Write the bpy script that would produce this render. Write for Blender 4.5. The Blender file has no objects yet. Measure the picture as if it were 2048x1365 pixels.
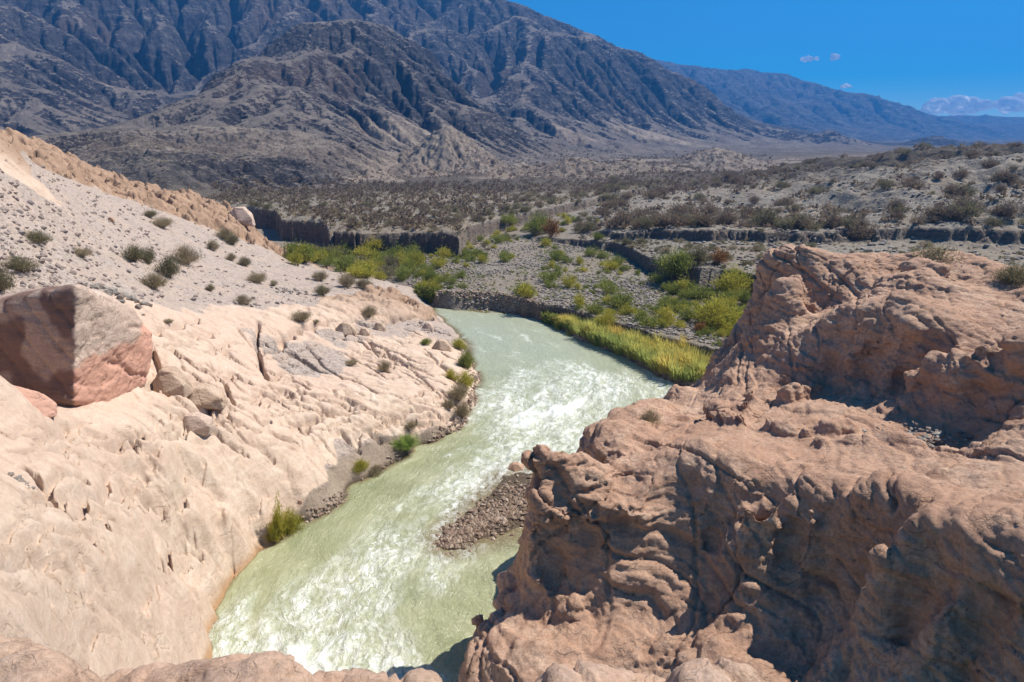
import bpy, bmesh, math, random
import numpy as np
R = math.radians
np.random.seed(7); random.seed(7)
scene = bpy.context.scene
C = scene.collection

# ------------------------------------------------------------------ camera
LENS = 22.0; PITCH = 18.0; CAMZ = 20.0
cd = bpy.data.cameras.new('camera'); cam = bpy.data.objects.new('camera', cd); C.objects.link(cam)
cd.lens = LENS; cd.sensor_width = 36; cd.clip_start = 0.1; cd.clip_end = 60000
cam.location = (0, 0, CAMZ); cam.rotation_euler = (R(90-PITCH), 0, 0)
scene.camera = cam
# ------------------------------------------------------------------ sky, sun, exposure
SUN_AZ = 66.0      # degrees to the right of the view direction (+Y)
SUN_EL = 54.0
w = bpy.data.worlds.new('World'); scene.world = w; w.use_nodes = True
nt = w.node_tree; nt.nodes.clear()
wo = nt.nodes.new('ShaderNodeOutputWorld'); bg = nt.nodes.new('ShaderNodeBackground')
sk = nt.nodes.new('ShaderNodeTexSky'); sk.sky_type = 'NISHITA'; sk.sun_disc = False
sk.sun_elevation = R(SUN_EL); sk.sun_rotation = R(SUN_AZ)
sk.altitude = 2600; sk.air_density = 1.0; sk.dust_density = 0.0; sk.ozone_density = 4.0
hs = nt.nodes.new('ShaderNodeHueSaturation'); hs.inputs['Hue'].default_value = .488; hs.inputs['Saturation'].default_value = 1.85; hs.inputs['Value'].default_value = .54
nt.links.new(sk.outputs[0], hs.inputs['Color']); nt.links.new(hs.outputs[0], bg.inputs[0])
bg.inputs[1].default_value = 0.12
nt.links.new(bg.outputs[0], wo.inputs[0])
sl = bpy.data.lights.new('sun', 'SUN'); so = bpy.data.objects.new('sun', sl); C.objects.link(so)
sl.energy = 4.6; sl.angle = R(0.5); sl.color = (1.0, 0.94, 0.84)
so.rotation_euler = (R(90-SUN_EL), 0, R(180-SUN_AZ))
scene.view_settings.view_transform = 'Standard'; scene.view_settings.look = 'None'
scene.view_settings.exposure = 0.86; scene.view_settings.gamma = 1.0
scene.render.engine = 'CYCLES'
scene.cycles.max_bounces = 6; scene.cycles.diffuse_bounces = 3; scene.cycles.transparent_max_bounces = 8
scene.cycles.volume_bounces = 0
HAZE = 2.8e-4

# ------------------------------------------------------------------ pixel <-> world
F = 2048*LENS/36.0
_c, _s = math.cos(R(PITCH)), math.sin(R(PITCH))
def ray(px, py):
    x = (np.asarray(px, float)-1024)/F; y = -(np.asarray(py, float)-682.5)/F
    return x, _c+y*_s, -_s+y*_c
def P(px, py, z):
    X, Y, Z = ray(px, py); t = (z-CAMZ)/Z
    return X*t, Y*t
def Dd(px, py, d):      # point at horizontal distance d along the ray of that pixel
    X, Y, Z = ray(px, py); h = np.hypot(X, Y)
    return X/h*d, Y/h*d, CAMZ+Z/h*d

# ------------------------------------------------------------------ noise
def _hash(i, j, k):
    h = (i.astype(np.uint32)*np.uint32(374761393) + j.astype(np.uint32)*np.uint32(668265263) + k.astype(np.uint32)*np.uint32(2246822519))
    h = (h ^ (h >> np.uint32(13)))*np.uint32(1274126177)
    h = (h ^ (h >> np.uint32(15)))*np.uint32(2654435761)
    return h ^ (h >> np.uint32(16))
_g = np.random.RandomState(3).normal(size=(256, 3)).astype(np.float32); _g /= np.linalg.norm(_g, axis=1)[:, None]
_GX, _GY, _GZ = _g[:, 0].copy(), _g[:, 1].copy(), _g[:, 2].copy()
def perlin(x, y, z=0.0, seed=0):
    x = np.asarray(x, np.float32); y = np.asarray(y, np.float32); z = np.zeros_like(x)+np.float32(z) if np.isscalar(z) else np.asarray(z, np.float32)
    sh = x.shape; x = x.ravel(); y = y.ravel(); z = z.ravel()+np.float32(seed*17.31)
    xi = np.floor(x); yi = np.floor(y); zi = np.floor(z)
    fx = x-xi; fy = y-yi; fz = z-zi
    xi = xi.astype(np.int32); yi = yi.astype(np.int32); zi = zi.astype(np.int32)
    u = fx*fx*fx*(fx*(fx*6-15)+10); v = fy*fy*fy*(fy*(fy*6-15)+10); w_ = fz*fz*fz*(fz*(fz*6-15)+10)
    def g(a, b, c):
        h = (_hash(xi+a, yi+b, zi+c) & np.uint32(255)).astype(np.int32)
        return _GX[h]*(fx-a)+_GY[h]*(fy-b)+_GZ[h]*(fz-c)
    with np.errstate(over='ignore'):
        a0 = g(0,0,0); a0 += u*(g(1,0,0)-a0); a1 = g(0,1,0); a1 += u*(g(1,1,0)-a1)
        b0 = g(0,0,1); b0 += u*(g(1,0,1)-b0); b1 = g(0,1,1); b1 += u*(g(1,1,1)-b1)
    a0 += v*(a1-a0); b0 += v*(b1-b0)
    return (a0+w_*(b0-a0)).reshape(sh)*1.5
def fbm(x, y, z=0.0, o=4, seed=0, gain=.5):
    s = 0; a = 1.0; f = 1.0
    for i in range(o):
        s = s+a*perlin(x*f, y*f, z*f, seed+i); a *= gain; f *= 2.03
    return s
def ridged(x, y, z=0.0, o=4, seed=0, gain=.5):
    s = 0; a = 1.0; f = 1.0
    for i in range(o):
        s = s+a*(1-2*np.abs(perlin(x*f, y*f, z*f, seed+i))); a *= gain; f *= 2.07
    return s
def worley(x, y, z, seed=0):        # F1, F2, cell id in [0,1)
    x = np.asarray(x, np.float32).ravel(); y = np.asarray(y, np.float32).ravel(); z = np.asarray(z, np.float32).ravel()
    xi = np.floor(x).astype(np.int32); yi = np.floor(y).astype(np.int32); zi = np.floor(z).astype(np.int32)
    f1 = np.full(x.shape, 9., np.float32); f2 = f1.copy(); idc = np.zeros_like(f1)
    with np.errstate(over='ignore'):
        for a in (-1, 0, 1):
            for b in (-1, 0, 1):
                for c in (-1, 0, 1):
                    h = _hash(xi+a, yi+b, zi+c+seed*101)
                    px = xi+a+(h & np.uint32(1023)).astype(np.float32)/1024
                    py = yi+b+((h >> np.uint32(10)) & np.uint32(1023)).astype(np.float32)/1024
                    pz = zi+c+((h >> np.uint32(20)) & np.uint32(1023)).astype(np.float32)/1024
                    d = np.sqrt((px-x)**2+(py-y)**2+(pz-z)**2)
                    cl = d < f1
                    f2 = np.where(cl, f1, np.minimum(f2, d))
                    idc = np.where(cl, (h % np.uint32(977)).astype(np.float32)/977, idc)
                    f1 = np.where(cl, d, f1)
    return f1, f2, idc
def sst(a, b, x):
    t = np.clip((x-a)/(b-a), 0, 1); return t*t*(3-2*t)
class RBF:              # linear-kernel interpolation through scattered control points
    def __init__(s, pts, vals, smooth=0.0):
        s.p = np.asarray(pts, float); n = len(s.p)
        d = np.linalg.norm(s.p[:, None]-s.p[None], axis=2)
        A = np.zeros((n+3, n+3)); A[:n, :n] = -d+np.eye(n)*smooth; A[:n, n] = 1; A[:n, n+1:] = s.p; A[n, :n] = 1; A[n+1:, :n] = s.p.T
        b = np.zeros(n+3); b[:n] = vals
        s.w = np.linalg.solve(A, b)
    def __call__(s, x, y):
        sh = x.shape; x = x.ravel().astype(np.float32); y = y.ravel().astype(np.float32)
        n = len(s.p); out = (s.w[n]+s.w[n+1]*x+s.w[n+2]*y).astype(np.float32)
        for i in range(n): out -= np.float32(s.w[i])*np.sqrt((x-np.float32(s.p[i, 0]))**2+(y-np.float32(s.p[i, 1]))**2)
        return out.reshape(sh)

# ------------------------------------------------------------------ mesh helpers
def mesh_np(name, V, Fc, mat=None, attrs=None, smooth=True, parent=None, mats=None, mi=None, link=True):
    me = bpy.data.meshes.new(name)
    V = np.asarray(V, np.float32); Fc = np.asarray(Fc, np.int32); k = Fc.shape[1]
    me.vertices.add(len(V)); me.vertices.foreach_set('co', V.ravel())
    me.loops.add(Fc.size); me.loops.foreach_set('vertex_index', Fc.ravel())
    me.polygons.add(len(Fc)); me.polygons.foreach_set('loop_start', np.arange(0, Fc.size, k, dtype=np.int32))
    if smooth: me.polygons.foreach_set('use_smooth', np.ones(len(Fc), bool))
    else: me.polygons.foreach_set('use_smooth', np.zeros(len(Fc), bool))
    for m in (mats or ([mat] if mat else [])): me.materials.append(m)
    if mi is not None: me.polygons.foreach_set('material_index', np.asarray(mi, np.int32))
    me.update(calc_edges=True)
    for n, a in (attrs or {}).items():
        a = np.asarray(a, np.float32)
        if a.ndim == 1:
            at = me.attributes.new(n, 'FLOAT', 'POINT'); at.data.foreach_set('value', a)
        else:
            at = me.attributes.new(n, 'FLOAT_VECTOR', 'POINT'); at.data.foreach_set('vector', a.ravel())
    o = bpy.data.objects.new(name, me)
    if link: C.objects.link(o)
    if parent: o.parent = parent
    return o
def grid_faces(nr, nc):
    i = np.arange(nr-1)[:, None]*nc+np.arange(nc-1)[None]
    return np.stack([i, i+1, i+nc+1, i+nc], -1).reshape(-1, 4)
def struct(o): o['kind'] = 'structure'; return o
def tag(o, label, cat=None, group=None, kind=None):
    o['label'] = label
    if cat: o['category'] = cat
    if group: o['group'] = group
    if kind: o['kind'] = kind
    return o

# ------------------------------------------------------------------ materials
class NB:               # small node-building helper
    def __init__(s, name):
        s.m = bpy.data.materials.new(name); s.m.use_nodes = True; s.t = s.m.node_tree; s.t.nodes.clear()
        s.out = s.n('ShaderNodeOutputMaterial'); s.b = s.n('ShaderNodeBsdfPrincipled'); s.l(s.b.outputs[0], s.out.inputs[0])
        s.b.inputs['Roughness'].default_value = .9; s.b.inputs['Specular IOR Level'].default_value = .2
    def n(s, t, **k):
        n = s.t.nodes.new(t)
        for a, v in k.items(): setattr(n, a, v)
        return n
    def l(s, a, b): s.t.links.new(a, b)
    def pos(s, scale=(1, 1, 1), rot=(0, 0, 0), warp=None, wa=1.0):
        g = s.n('ShaderNodeNewGeometry'); src = g.outputs['Position']
        if warp is not None:
            v = s.n('ShaderNodeVectorMath', operation='MULTIPLY_ADD'); s.l(warp, v.inputs[0]); v.inputs[1].default_value = (wa, wa, wa); s.l(src, v.inputs[2]); src = v.outputs[0]
        m = s.n('ShaderNodeMapping'); m.inputs['Scale'].default_value = scale; m.inputs['Rotation'].default_value = rot
        s.l(src, m.inputs[0]); return m.outputs[0]
    def noise(s, vec, scale, detail=6, rough=.6, dist=0.0, col=False, typ='FBM'):
        n = s.n('ShaderNodeTexNoise'); n.noise_type = typ
        n.inputs['Scale'].default_value = scale; n.inputs['Detail'].default_value = detail; n.inputs['Roughness'].default_value = rough; n.inputs['Distortion'].default_value = dist
        s.l(vec, n.inputs['Vector']); return n.outputs['Color' if col else 'Fac']
    def vor(s, vec, scale, feature='DISTANCE_TO_EDGE', out='Distance', rand=1.0):
        n = s.n('ShaderNodeTexVoronoi'); n.feature = feature; n.inputs['Scale'].default_value = scale; n.inputs['Randomness'].default_value = rand
        s.l(vec, n.inputs['Vector']); return n.outputs[out]
    def ramp(s, fac, stops, interp='LINEAR'):
        r = s.n('ShaderNodeValToRGB'); r.color_ramp.interpolation = interp
        e = r.color_ramp.elements
        while len(e) < len(stops): e.new(.5)
        for i, (p, c) in enumerate(stops):
            e[i].position = p; e[i].color = (c, c, c, 1) if not hasattr(c, '__len__') else (*c, 1)
        s.l(fac, r.inputs[0]); return r.outputs[0]
    def mix(s, fac, a, b, mode='MIX'):
        n = s.n('ShaderNodeMix', data_type='RGBA', blend_type=mode)
        for v, i in ((fac, 0), (a, 6), (b, 7)):
            if hasattr(v, 'is_linked') or hasattr(v, 'links'): s.l(v, n.inputs[i])
            elif i == 0: n.inputs[0].default_value = v
            else: n.inputs[i].default_value = (*v, 1)
        return n.outputs[2]
    def math(s, op, a, b=0.0, c=None, clamp=False):
        n = s.n('ShaderNodeMath', operation=op, use_clamp=clamp)
        for i, v in enumerate((a, b) if c is None else (a, b, c)):
            if isinstance(v, (int, float)): n.inputs[i].default_value = v
            else: s.l(v, n.inputs[i])
        return n.outputs[0]
    def attr(s, name, out='Fac'):
        a = s.n('ShaderNodeAttribute'); a.attribute_name = name; return a.outputs[out]
    def bump(s, h, dist, strength=1.0, prev=None):
        b = s.n('ShaderNodeBump'); b.inputs['Strength'].default_value = strength; b.inputs['Distance'].default_value = dist
        s.l(h, b.inputs['Height'])
        if prev is not None: s.l(prev, b.inputs['Normal'])
        return b.outputs[0]
    def done(s, col, normal=None, rough=None):
        if isinstance(col, tuple): s.b.inputs['Base Color'].default_value = (*col, 1)
        else: s.l(col, s.b.inputs['Base Color'])
        if normal is not None: s.l(normal, s.b.inputs['Normal'])
        if rough is not None:
            if isinstance(rough, float): s.b.inputs['Roughness'].default_value = rough
            else: s.l(rough, s.b.inputs['Roughness'])
        return s.m


# ================================================================== TERRAIN
DT = 0.0019
TH = np.arange(R(-51), R(50), DT)
R0, R1, R2 = 7.0, 190.0, 4600.0
def azr(px, py, z):
    x, y = P(px, py, z); return math.atan2(x, y), math.hypot(x, y)
def edge(pts, z):       # an edge traced at height z: its distance from the camera's foot as a function of bearing
    a = sorted(azr(px, py, z) for px, py in pts)
    t = np.array([q[0] for q in a]); r = np.array([q[1] for q in a])
    return lambda th: np.interp(th, t, r)
def prof(pts):          # value per pixel column (horizon row)
    t = [math.atan((px-1024)/F*1.0/_c) for px, v in pts]; v = [v for px, v in pts]
    return lambda th: np.interp(th, t, v)

# ---- left bank: (px, py, height, bare rock 0..1)
LB = [
 # waterline
 (405,1300,-.6,1),(430,1240,-.4,1),(470,1160,-.3,1),(520,1100,-.3,1),(590,1078,-.25,.3),(620,1052,-.2,.0),(700,1003,-.2,0),(800,930,-.2,0),(885,882,-.2,0),(940,845,-.2,.5),
 (955,790,-.25,.7),(958,740,-.25,.7),(952,700,-.25,.2),(930,680,-.2,.2),(885,650,-.25,.2),(872,632,-.3,.3),(868,612,-.3,.2),(815,585,-.2,0),
 # out in the river and beyond: well below the water
 (470,1290,-2.5,1),(600,1120,-2.2,.3),(720,1030,-2,0),(840,950,-2,0),(960,880,-2,0),(1010,760,-2.4,0),(1000,690,-2.5,0),(930,630,-2.5,0),(880,595,-2.5,0),(1050,560,-4,0),(1100,680,-4,0),(1100,850,-4,0),(900,1100,-4,0),(700,1300,-4,0),(600,1600,-4,0),(900,1400,-4,0),(1200,1300,-4,0),(900,1900,-4,0),(1500,1700,-4,0),(1500,1200,-4,0),
 # apron above the bend
 (560,1040,.7,1),(600,980,1.6,1),(640,930,2.1,1),(655,905,2.3,1),(600,900,2.9,1),(500,900,4.2,1),(430,860,5.6,1),(520,1000,2.2,1),(450,1000,3.6,1),(400,960,5.1,1),(405,1040,4.3,1),(440,1120,1.4,1),(415,1130,1.9,1),(405,1220,1.6,1),(385,1300,1.2,1),
 # crack under the big near slab
 (330,1345,4.2,1),(270,1370,6.0,1),(375,1180,3.6,1),(350,1250,4.2,1),(250,1500,7,1),(450,1450,2,1),
 # big near slab
 (0,835,9.6,1),(150,838,9.2,1),(300,855,8.2,1),(390,905,7.0,1),(390,985,6.3,1),(370,1050,6.0,1),(330,1100,6.5,1),(250,1180,7.6,1),(190,1240,8.6,1),(140,1290,9.4,1),
 (0,950,10.5,1),(150,950,9.7,1),(280,960,8.4,1),(0,1100,11.6,1),(150,1080,10.2,1),(240,1060,8.9,1),(0,1230,12.4,1),(100,1200,11.1,1),(0,1350,12.6,1),(-200,900,11,1),(-200,1200,13,1),(-150,1500,13,1),
 # rock behind it, broken middle ground
 (330,800,7.4,1),(400,800,6.6,1),(470,830,5.5,1),(430,740,6.6,1),(330,700,8.3,1),(350,640,8.9,1),(470,690,6.1,1),(520,760,4.6,1),(560,830,3.7,1),(650,850,2.9,1),(300,620,9.7,.8),(120,820,9.3,1),(0,800,9.9,1),(250,820,8.3,1),(-150,780,11,1),
 # bench with the fractured ledge
 (520,640,6.2,.8),(600,630,5.0,1),(700,598,3.9,1),(800,585,3.2,1),(850,600,2.7,1),(862,618,2.2,1),(780,610,3.3,1),(700,625,3.8,1),(640,640,4.4,1),(560,665,5.0,1),
 (560,690,4.5,.2),(650,670,3.3,.2),(720,650,2.6,.3),(790,645,2.0,.4),(860,642,1.0,.4),(600,740,3.9,.3),(680,720,3.0,.4),(760,700,2.4,.8),(850,690,1.6,.8),(910,715,1.1,1),(930,740,.9,1),
 (620,790,4.0,1),(700,780,3.1,1),(800,760,2.3,1),(880,770,1.6,1),(930,790,1.0,1),(740,840,2.4,1),(830,830,1.7,1),(880,830,1.3,1),(920,820,.8,1),(700,870,2.1,1),(800,860,1.3,.7),(860,860,.8,.3),
 # sand strip
 (690,900,1.3,0),(760,900,.8,0),(830,885,.6,0),(660,950,1.0,0),(720,950,.6,0),(620,1010,.7,0),(600,1040,.5,0),(690,985,.25,0),
 # gravel slope
 (350,600,8.2,.4),(420,590,7.2,.1),(500,600,6.2,.1),(600,600,4.8,.05),(680,580,3.9,.05),(760,565,2.6,0),(820,572,1.4,0),(740,545,2.4,0),(640,540,3.5,0),(560,540,5.0,0),(450,540,7.0,0),(350,540,8.8,0),(250,560,10.6,0),(150,560,11.6,0),(0,570,12.6,0),
 (0,500,13.9,0),(150,480,12.8,0),(300,480,10.4,0),(400,470,9.2,0),(480,490,7.4,0),(560,520,5.2,0),(0,430,15.6,0),(150,420,14.2,0),(280,420,12.0,0),(0,350,17.6,0),(100,360,16.4,.0),(200,390,14.3,0),(-250,560,14.5,0),(-250,450,17.5,0),(-250,350,20,0),
 # rocky crest
 (340,410,12.2,1),(420,430,10.3,1),(500,470,7.6,1),(600,527,3.6,1),(570,505,5.0,1),(520,468,7.3,1),(490,430,8.9,1),(450,415,9.8,1),(390,395,11.3,1),(300,385,12.9,1),(230,340,15.2,1),(150,315,16.9,1),(70,290,18.6,1),(0,256,20.8,1),(-80,230,23,1),(-250,180,28,1),
 (30,330,18.1,1),(120,345,16.4,1),(210,375,14.1,1)]
# behind the crest: the ground falls away to the valley floor, out of sight
_lp = []; _lv = []; _lr = []
for px, py, z, rk in LB:
    x, y = P(px, py, z); _lp.append((x, y)); _lv.append(z); _lr.append(rk)
for (px, py, z), dr, dz in [((600,527,3.6),9,3.5),((520,468,7.3),14,6),((450,415,9.8),16,7),((390,395,11.3),20,8),((300,385,12.9),22,8),((150,315,16.9),28,9),((0,256,20.8),32,9),((-250,180,28),40,9),
                            ((600,527,3.6),30,6),((450,415,9.8),45,16),((300,385,12.9),60,18),((150,315,16.9),70,20),((0,256,20.8),90,24)]:
    x, y = P(px, py, z); h = math.hypot(x, y); _lp.append((x*(h+dr)/h, y*(h+dr)/h)); _lv.append(z-dz); _lr.append(.5)
_lp = np.array(_lp); LBH = RBF(_lp, _lv, .6); LBR = RBF(_lp, _lr, .05)

# ---- far side: water edge, terraces and cliff edges
e_bank = edge([(-400,560),(600,578),(760,588),(830,600),(862,612),(920,614),(990,619),(1080,641),(1160,682),(1250,717),(1310,752),(1360,772),(1450,800),(1700,900),(2300,1100)], 0.0)
e_t1 = edge([(-400,500),(560,520),(640,535),(760,552),(830,570),(880,590),(960,600),(1040,606),(1120,622),(1200,643),(1290,668),(1380,690),(1450,705),(1600,750),(2300,950)], 1.65)
e_t2 = edge([(900,440),(1000,448),(1110,466),(1200,478),(1250,492),(1290,516),(1340,538),(1400,546),(1500,562),(1700,600),(2300,700)], 3.7)
e_t3 = edge([(1100,440),(1190,446),(1260,462),(1350,466),(1430,468),(1600,472),(1750,478),(1840,474),(2048,488),(2400,500)], 5.3)
e_pl = edge([(-300,400),(380,405),(490,413),(548,417),(560,434),(640,440),(655,458),(700,460),(720,464),(800,462),(880,465),(918,474),(934,452),(1000,433),(1110,411),(1180,402),(1280,388),(1400,372)], 5.0)
w_t1 = prof([(560,0),(640,0),(800,.15),(900,1),(3000,1)])
w_t2 = prof([(1020,0),(1100,.7),(1180,1.3),(1300,2.1),(1400,2.6),(3000,2.6)])
w_t3 = prof([(1160,0),(1200,.9),(1260,1.5),(1400,1.8),(1600,1.5),(1700,1.8),(3000,2.0)])
w_pl = prof([(-500,4.6),(800,4.5),(900,3.5),(1000,2.9),(1150,2.3),(1280,1.9),(1400,.6),(1480,0)])
# hill rising on the right: (px, py, distance)
RH = [(1250,470,105),(1400,470,110),(1250,400,160),(1300,380,200),(1380,364,260),(1450,360,250),(1500,358,235),(1550,346,240),(1620,326,235),(1700,317,225),(1780,308,215),(1850,304,210),(1950,300,205),(2048,300,200),(2300,290,200),
      (1450,420,150),(1550,410,150),(1650,390,160),(1750,370,165),(1850,350,165),(1950,350,160),(2048,350,155),(1550,455,115),(1700,440,120),(1850,430,120),(2048,430,118),(2300,420,118),(1700,470,105),(1850,472,102),(2048,480,100),
      (1380,356,330),(1500,350,340),(1650,320,340),(1850,312,340),(2048,312,340),(2300,305,340),(1400,340,450),(1600,318,450),(1850,308,450),(2100,304,450)]
_p = [Dd(a, b, d) for a, b, d in RH]
RHH = RBF([(q[0], q[1]) for q in _p], [q[2] for q in _p], .1)

_dd = np.linspace(9, 75, 300)
def on_left(px, py):        # first meeting of a sight line with the smooth left bank
    X, Y, Z = [float(v) for v in ray(px, py)]; h = math.hypot(X, Y)
    zr = CAMZ+Z/h*_dd; zs = LBH(X/h*_dd, Y/h*_dd); k = np.nonzero(zr <= zs)[0]; d = _dd[k[0]] if len(k) else 60.
    return np.array([X/h*d, Y/h*d], float)
def lines(pls):
    out = []
    for pl, zs, w_, d_ in pls:
        pts = np.array([on_left(a, b) for a, b in pl]); out.append((pts, w_, d_))
    return out
CRK = lines([([(402,940),(394,1000),(392,1075),(358,1180),(300,1240),(225,1310),(170,1360)],[6.0,5.4,4.9,5.3,6.4,7.6,8.6],.9,.9),
 
 ([(250,832),(330,868),(372,905)],[8.6,8.0,7.2],.12,.35),([(255,868),(272,900),(302,922)],[8.6,8.5,8.2],.09,.3),([(150,855),(230,885),(255,868)],[9.3,8.9,8.7],.07,.2),
 ([(-20,1120),(40,1098),(90,1100),(150,1118)],[11.8,11.3,10.9,10.3],.09,.25),([(0,1080),(70,1075),(95,1068)],[11.5,10.9,10.8],.06,.2),
 ([(30,860),(120,862),(180,868)],[9.9,9.5,9.2],.06,.15),([(60,920),(130,930),(180,925)],[10.2,9.8,9.5],.05,.12),([(0,1150),(60,1160),(110,1190)],[12,11.6,11.2],.07,.2),
 ([(518,652),(512,690),(520,730),(533,752)],[6.1,5.7,5.2,4.7],.16,.9),([(532,702),(575,668),(650,640),(712,640),(740,652),(790,640),(862,632)],[5.0,4.6,4.0,3.2,3.0,2.6,1.9],.30,.8),
 ([(300,790),(318,745),(305,700)],[7.8,8.2,8.6],.14,.6),([(300,700),(330,690),(390,690)],[8.6,8.2,7.4],.12,.4),
 ([(530,792),(600,812),(680,822),(760,838)],[4.6,4.0,3.3,2.6],.12,.45),([(540,780),(620,790),(700,815),(750,830)],[4.7,4.1,3.3,2.7],.10,.35),([(535,830),(620,822),(700,830)],[4.2,3.8,3.0],.08,.3),
 ([(620,740),(700,760),(750,790),(800,800)],[4.2,3.4,2.9,2.4],.08,.3),([(780,810),(830,800),(870,780)],[2.3,2.0,1.7],.12,.4),([(800,745),(850,770),(905,790)],[2.2,1.8,1.3],.08,.3),([(740,700),(800,720),(870,760)],[2.8,2.3,1.6],.06,.2),([(560,850),(640,862),(700,850)],[3.9,3.2,2.8],.09,.3),([(700,870),(780,850),(880,845)],[2.1,1.9,1.2],.09,.3),
 ([(330,735),(380,750),(440,790),(480,800)],[7.9,7.2,6.2,5.6],.16,.6),([(400,740),(440,760),(470,815)],[7.0,6.3,5.5],.12,.6),([(340,820),(400,850),(470,850)],[7.4,6.5,5.2],.14,.5),([(430,1110),(500,1040),(540,1010)],[2.2,2.0,1.9],.08,.2),([(440,960),(500,940),(470,900)],[4.3,3.9,4.7],.05,.1)])
_rs = np.random.RandomState(123)
for i in range(230):
    if i < 95: px, py, l_, sl = _rs.uniform(-40, 390), _rs.uniform(850, 1240), _rs.uniform(40, 130), _rs.normal(.10, .22)
    else: px, py, l_, sl = _rs.uniform(300, 930), _rs.uniform(640, 880), _rs.uniform(20, 95), _rs.normal(.22, .22)
    if i < 95 and px > 420-(py-850)*.45: continue
    if i >= 95 and py > 890+(930-px)*.12: continue
    pl = []; q = np.array([px, py], float); dr = sl
    for k in range(5):
        pl.append(on_left(*q)); dr = .7*dr+.3*_rs.normal(sl, .8); q = q+np.array([1, dr])*l_/4
    w_ = _rs.uniform(.07, .12)*(1.0 if i < 95 else 1.25); CRK.append((np.array(pl), w_, w_*(_rs.uniform(2.0, 3.6) if i >= 95 else _rs.uniform(1.8, 3.2))))
def carve(x, y, L, wob):
    for pts, w_, d_ in CRK:
        m = (x > pts[:, 0].min()-2) & (x < pts[:, 0].max()+2) & (y > pts[:, 1].min()-2) & (y < pts[:, 1].max()+2)
        if not m.any(): continue
        X = x[m]+wob[m]*.35; Y = y[m]-wob[m]*.3; best = np.full(X.shape, 1e9, np.float32)
        for a, b in zip(pts[:-1], pts[1:]):
            e = b-a; t = np.clip(((X-a[0])*e[0]+(Y-a[1])*e[1])/(e@e), 0, 1); best = np.minimum(best, np.hypot(X-a[0]-t*e[0], Y-a[1]-t*e[1]))
        L[m] -= 1.1*d_*sst(w_*1.15, w_*.45, best)+d_*.3*np.clip(1-best/(w_*5), 0, 1)**2
    return L
_wl = sorted([P(a, b, 0)[::-1] for a, b in [(400,1700),(405,1450),(418,1310),(428,1250),(468,1165),(515,1105),(556,1092)]])
WLY = np.array([q[0] for q in _wl]); WLX = np.array([q[1] for q in _wl])
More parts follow.
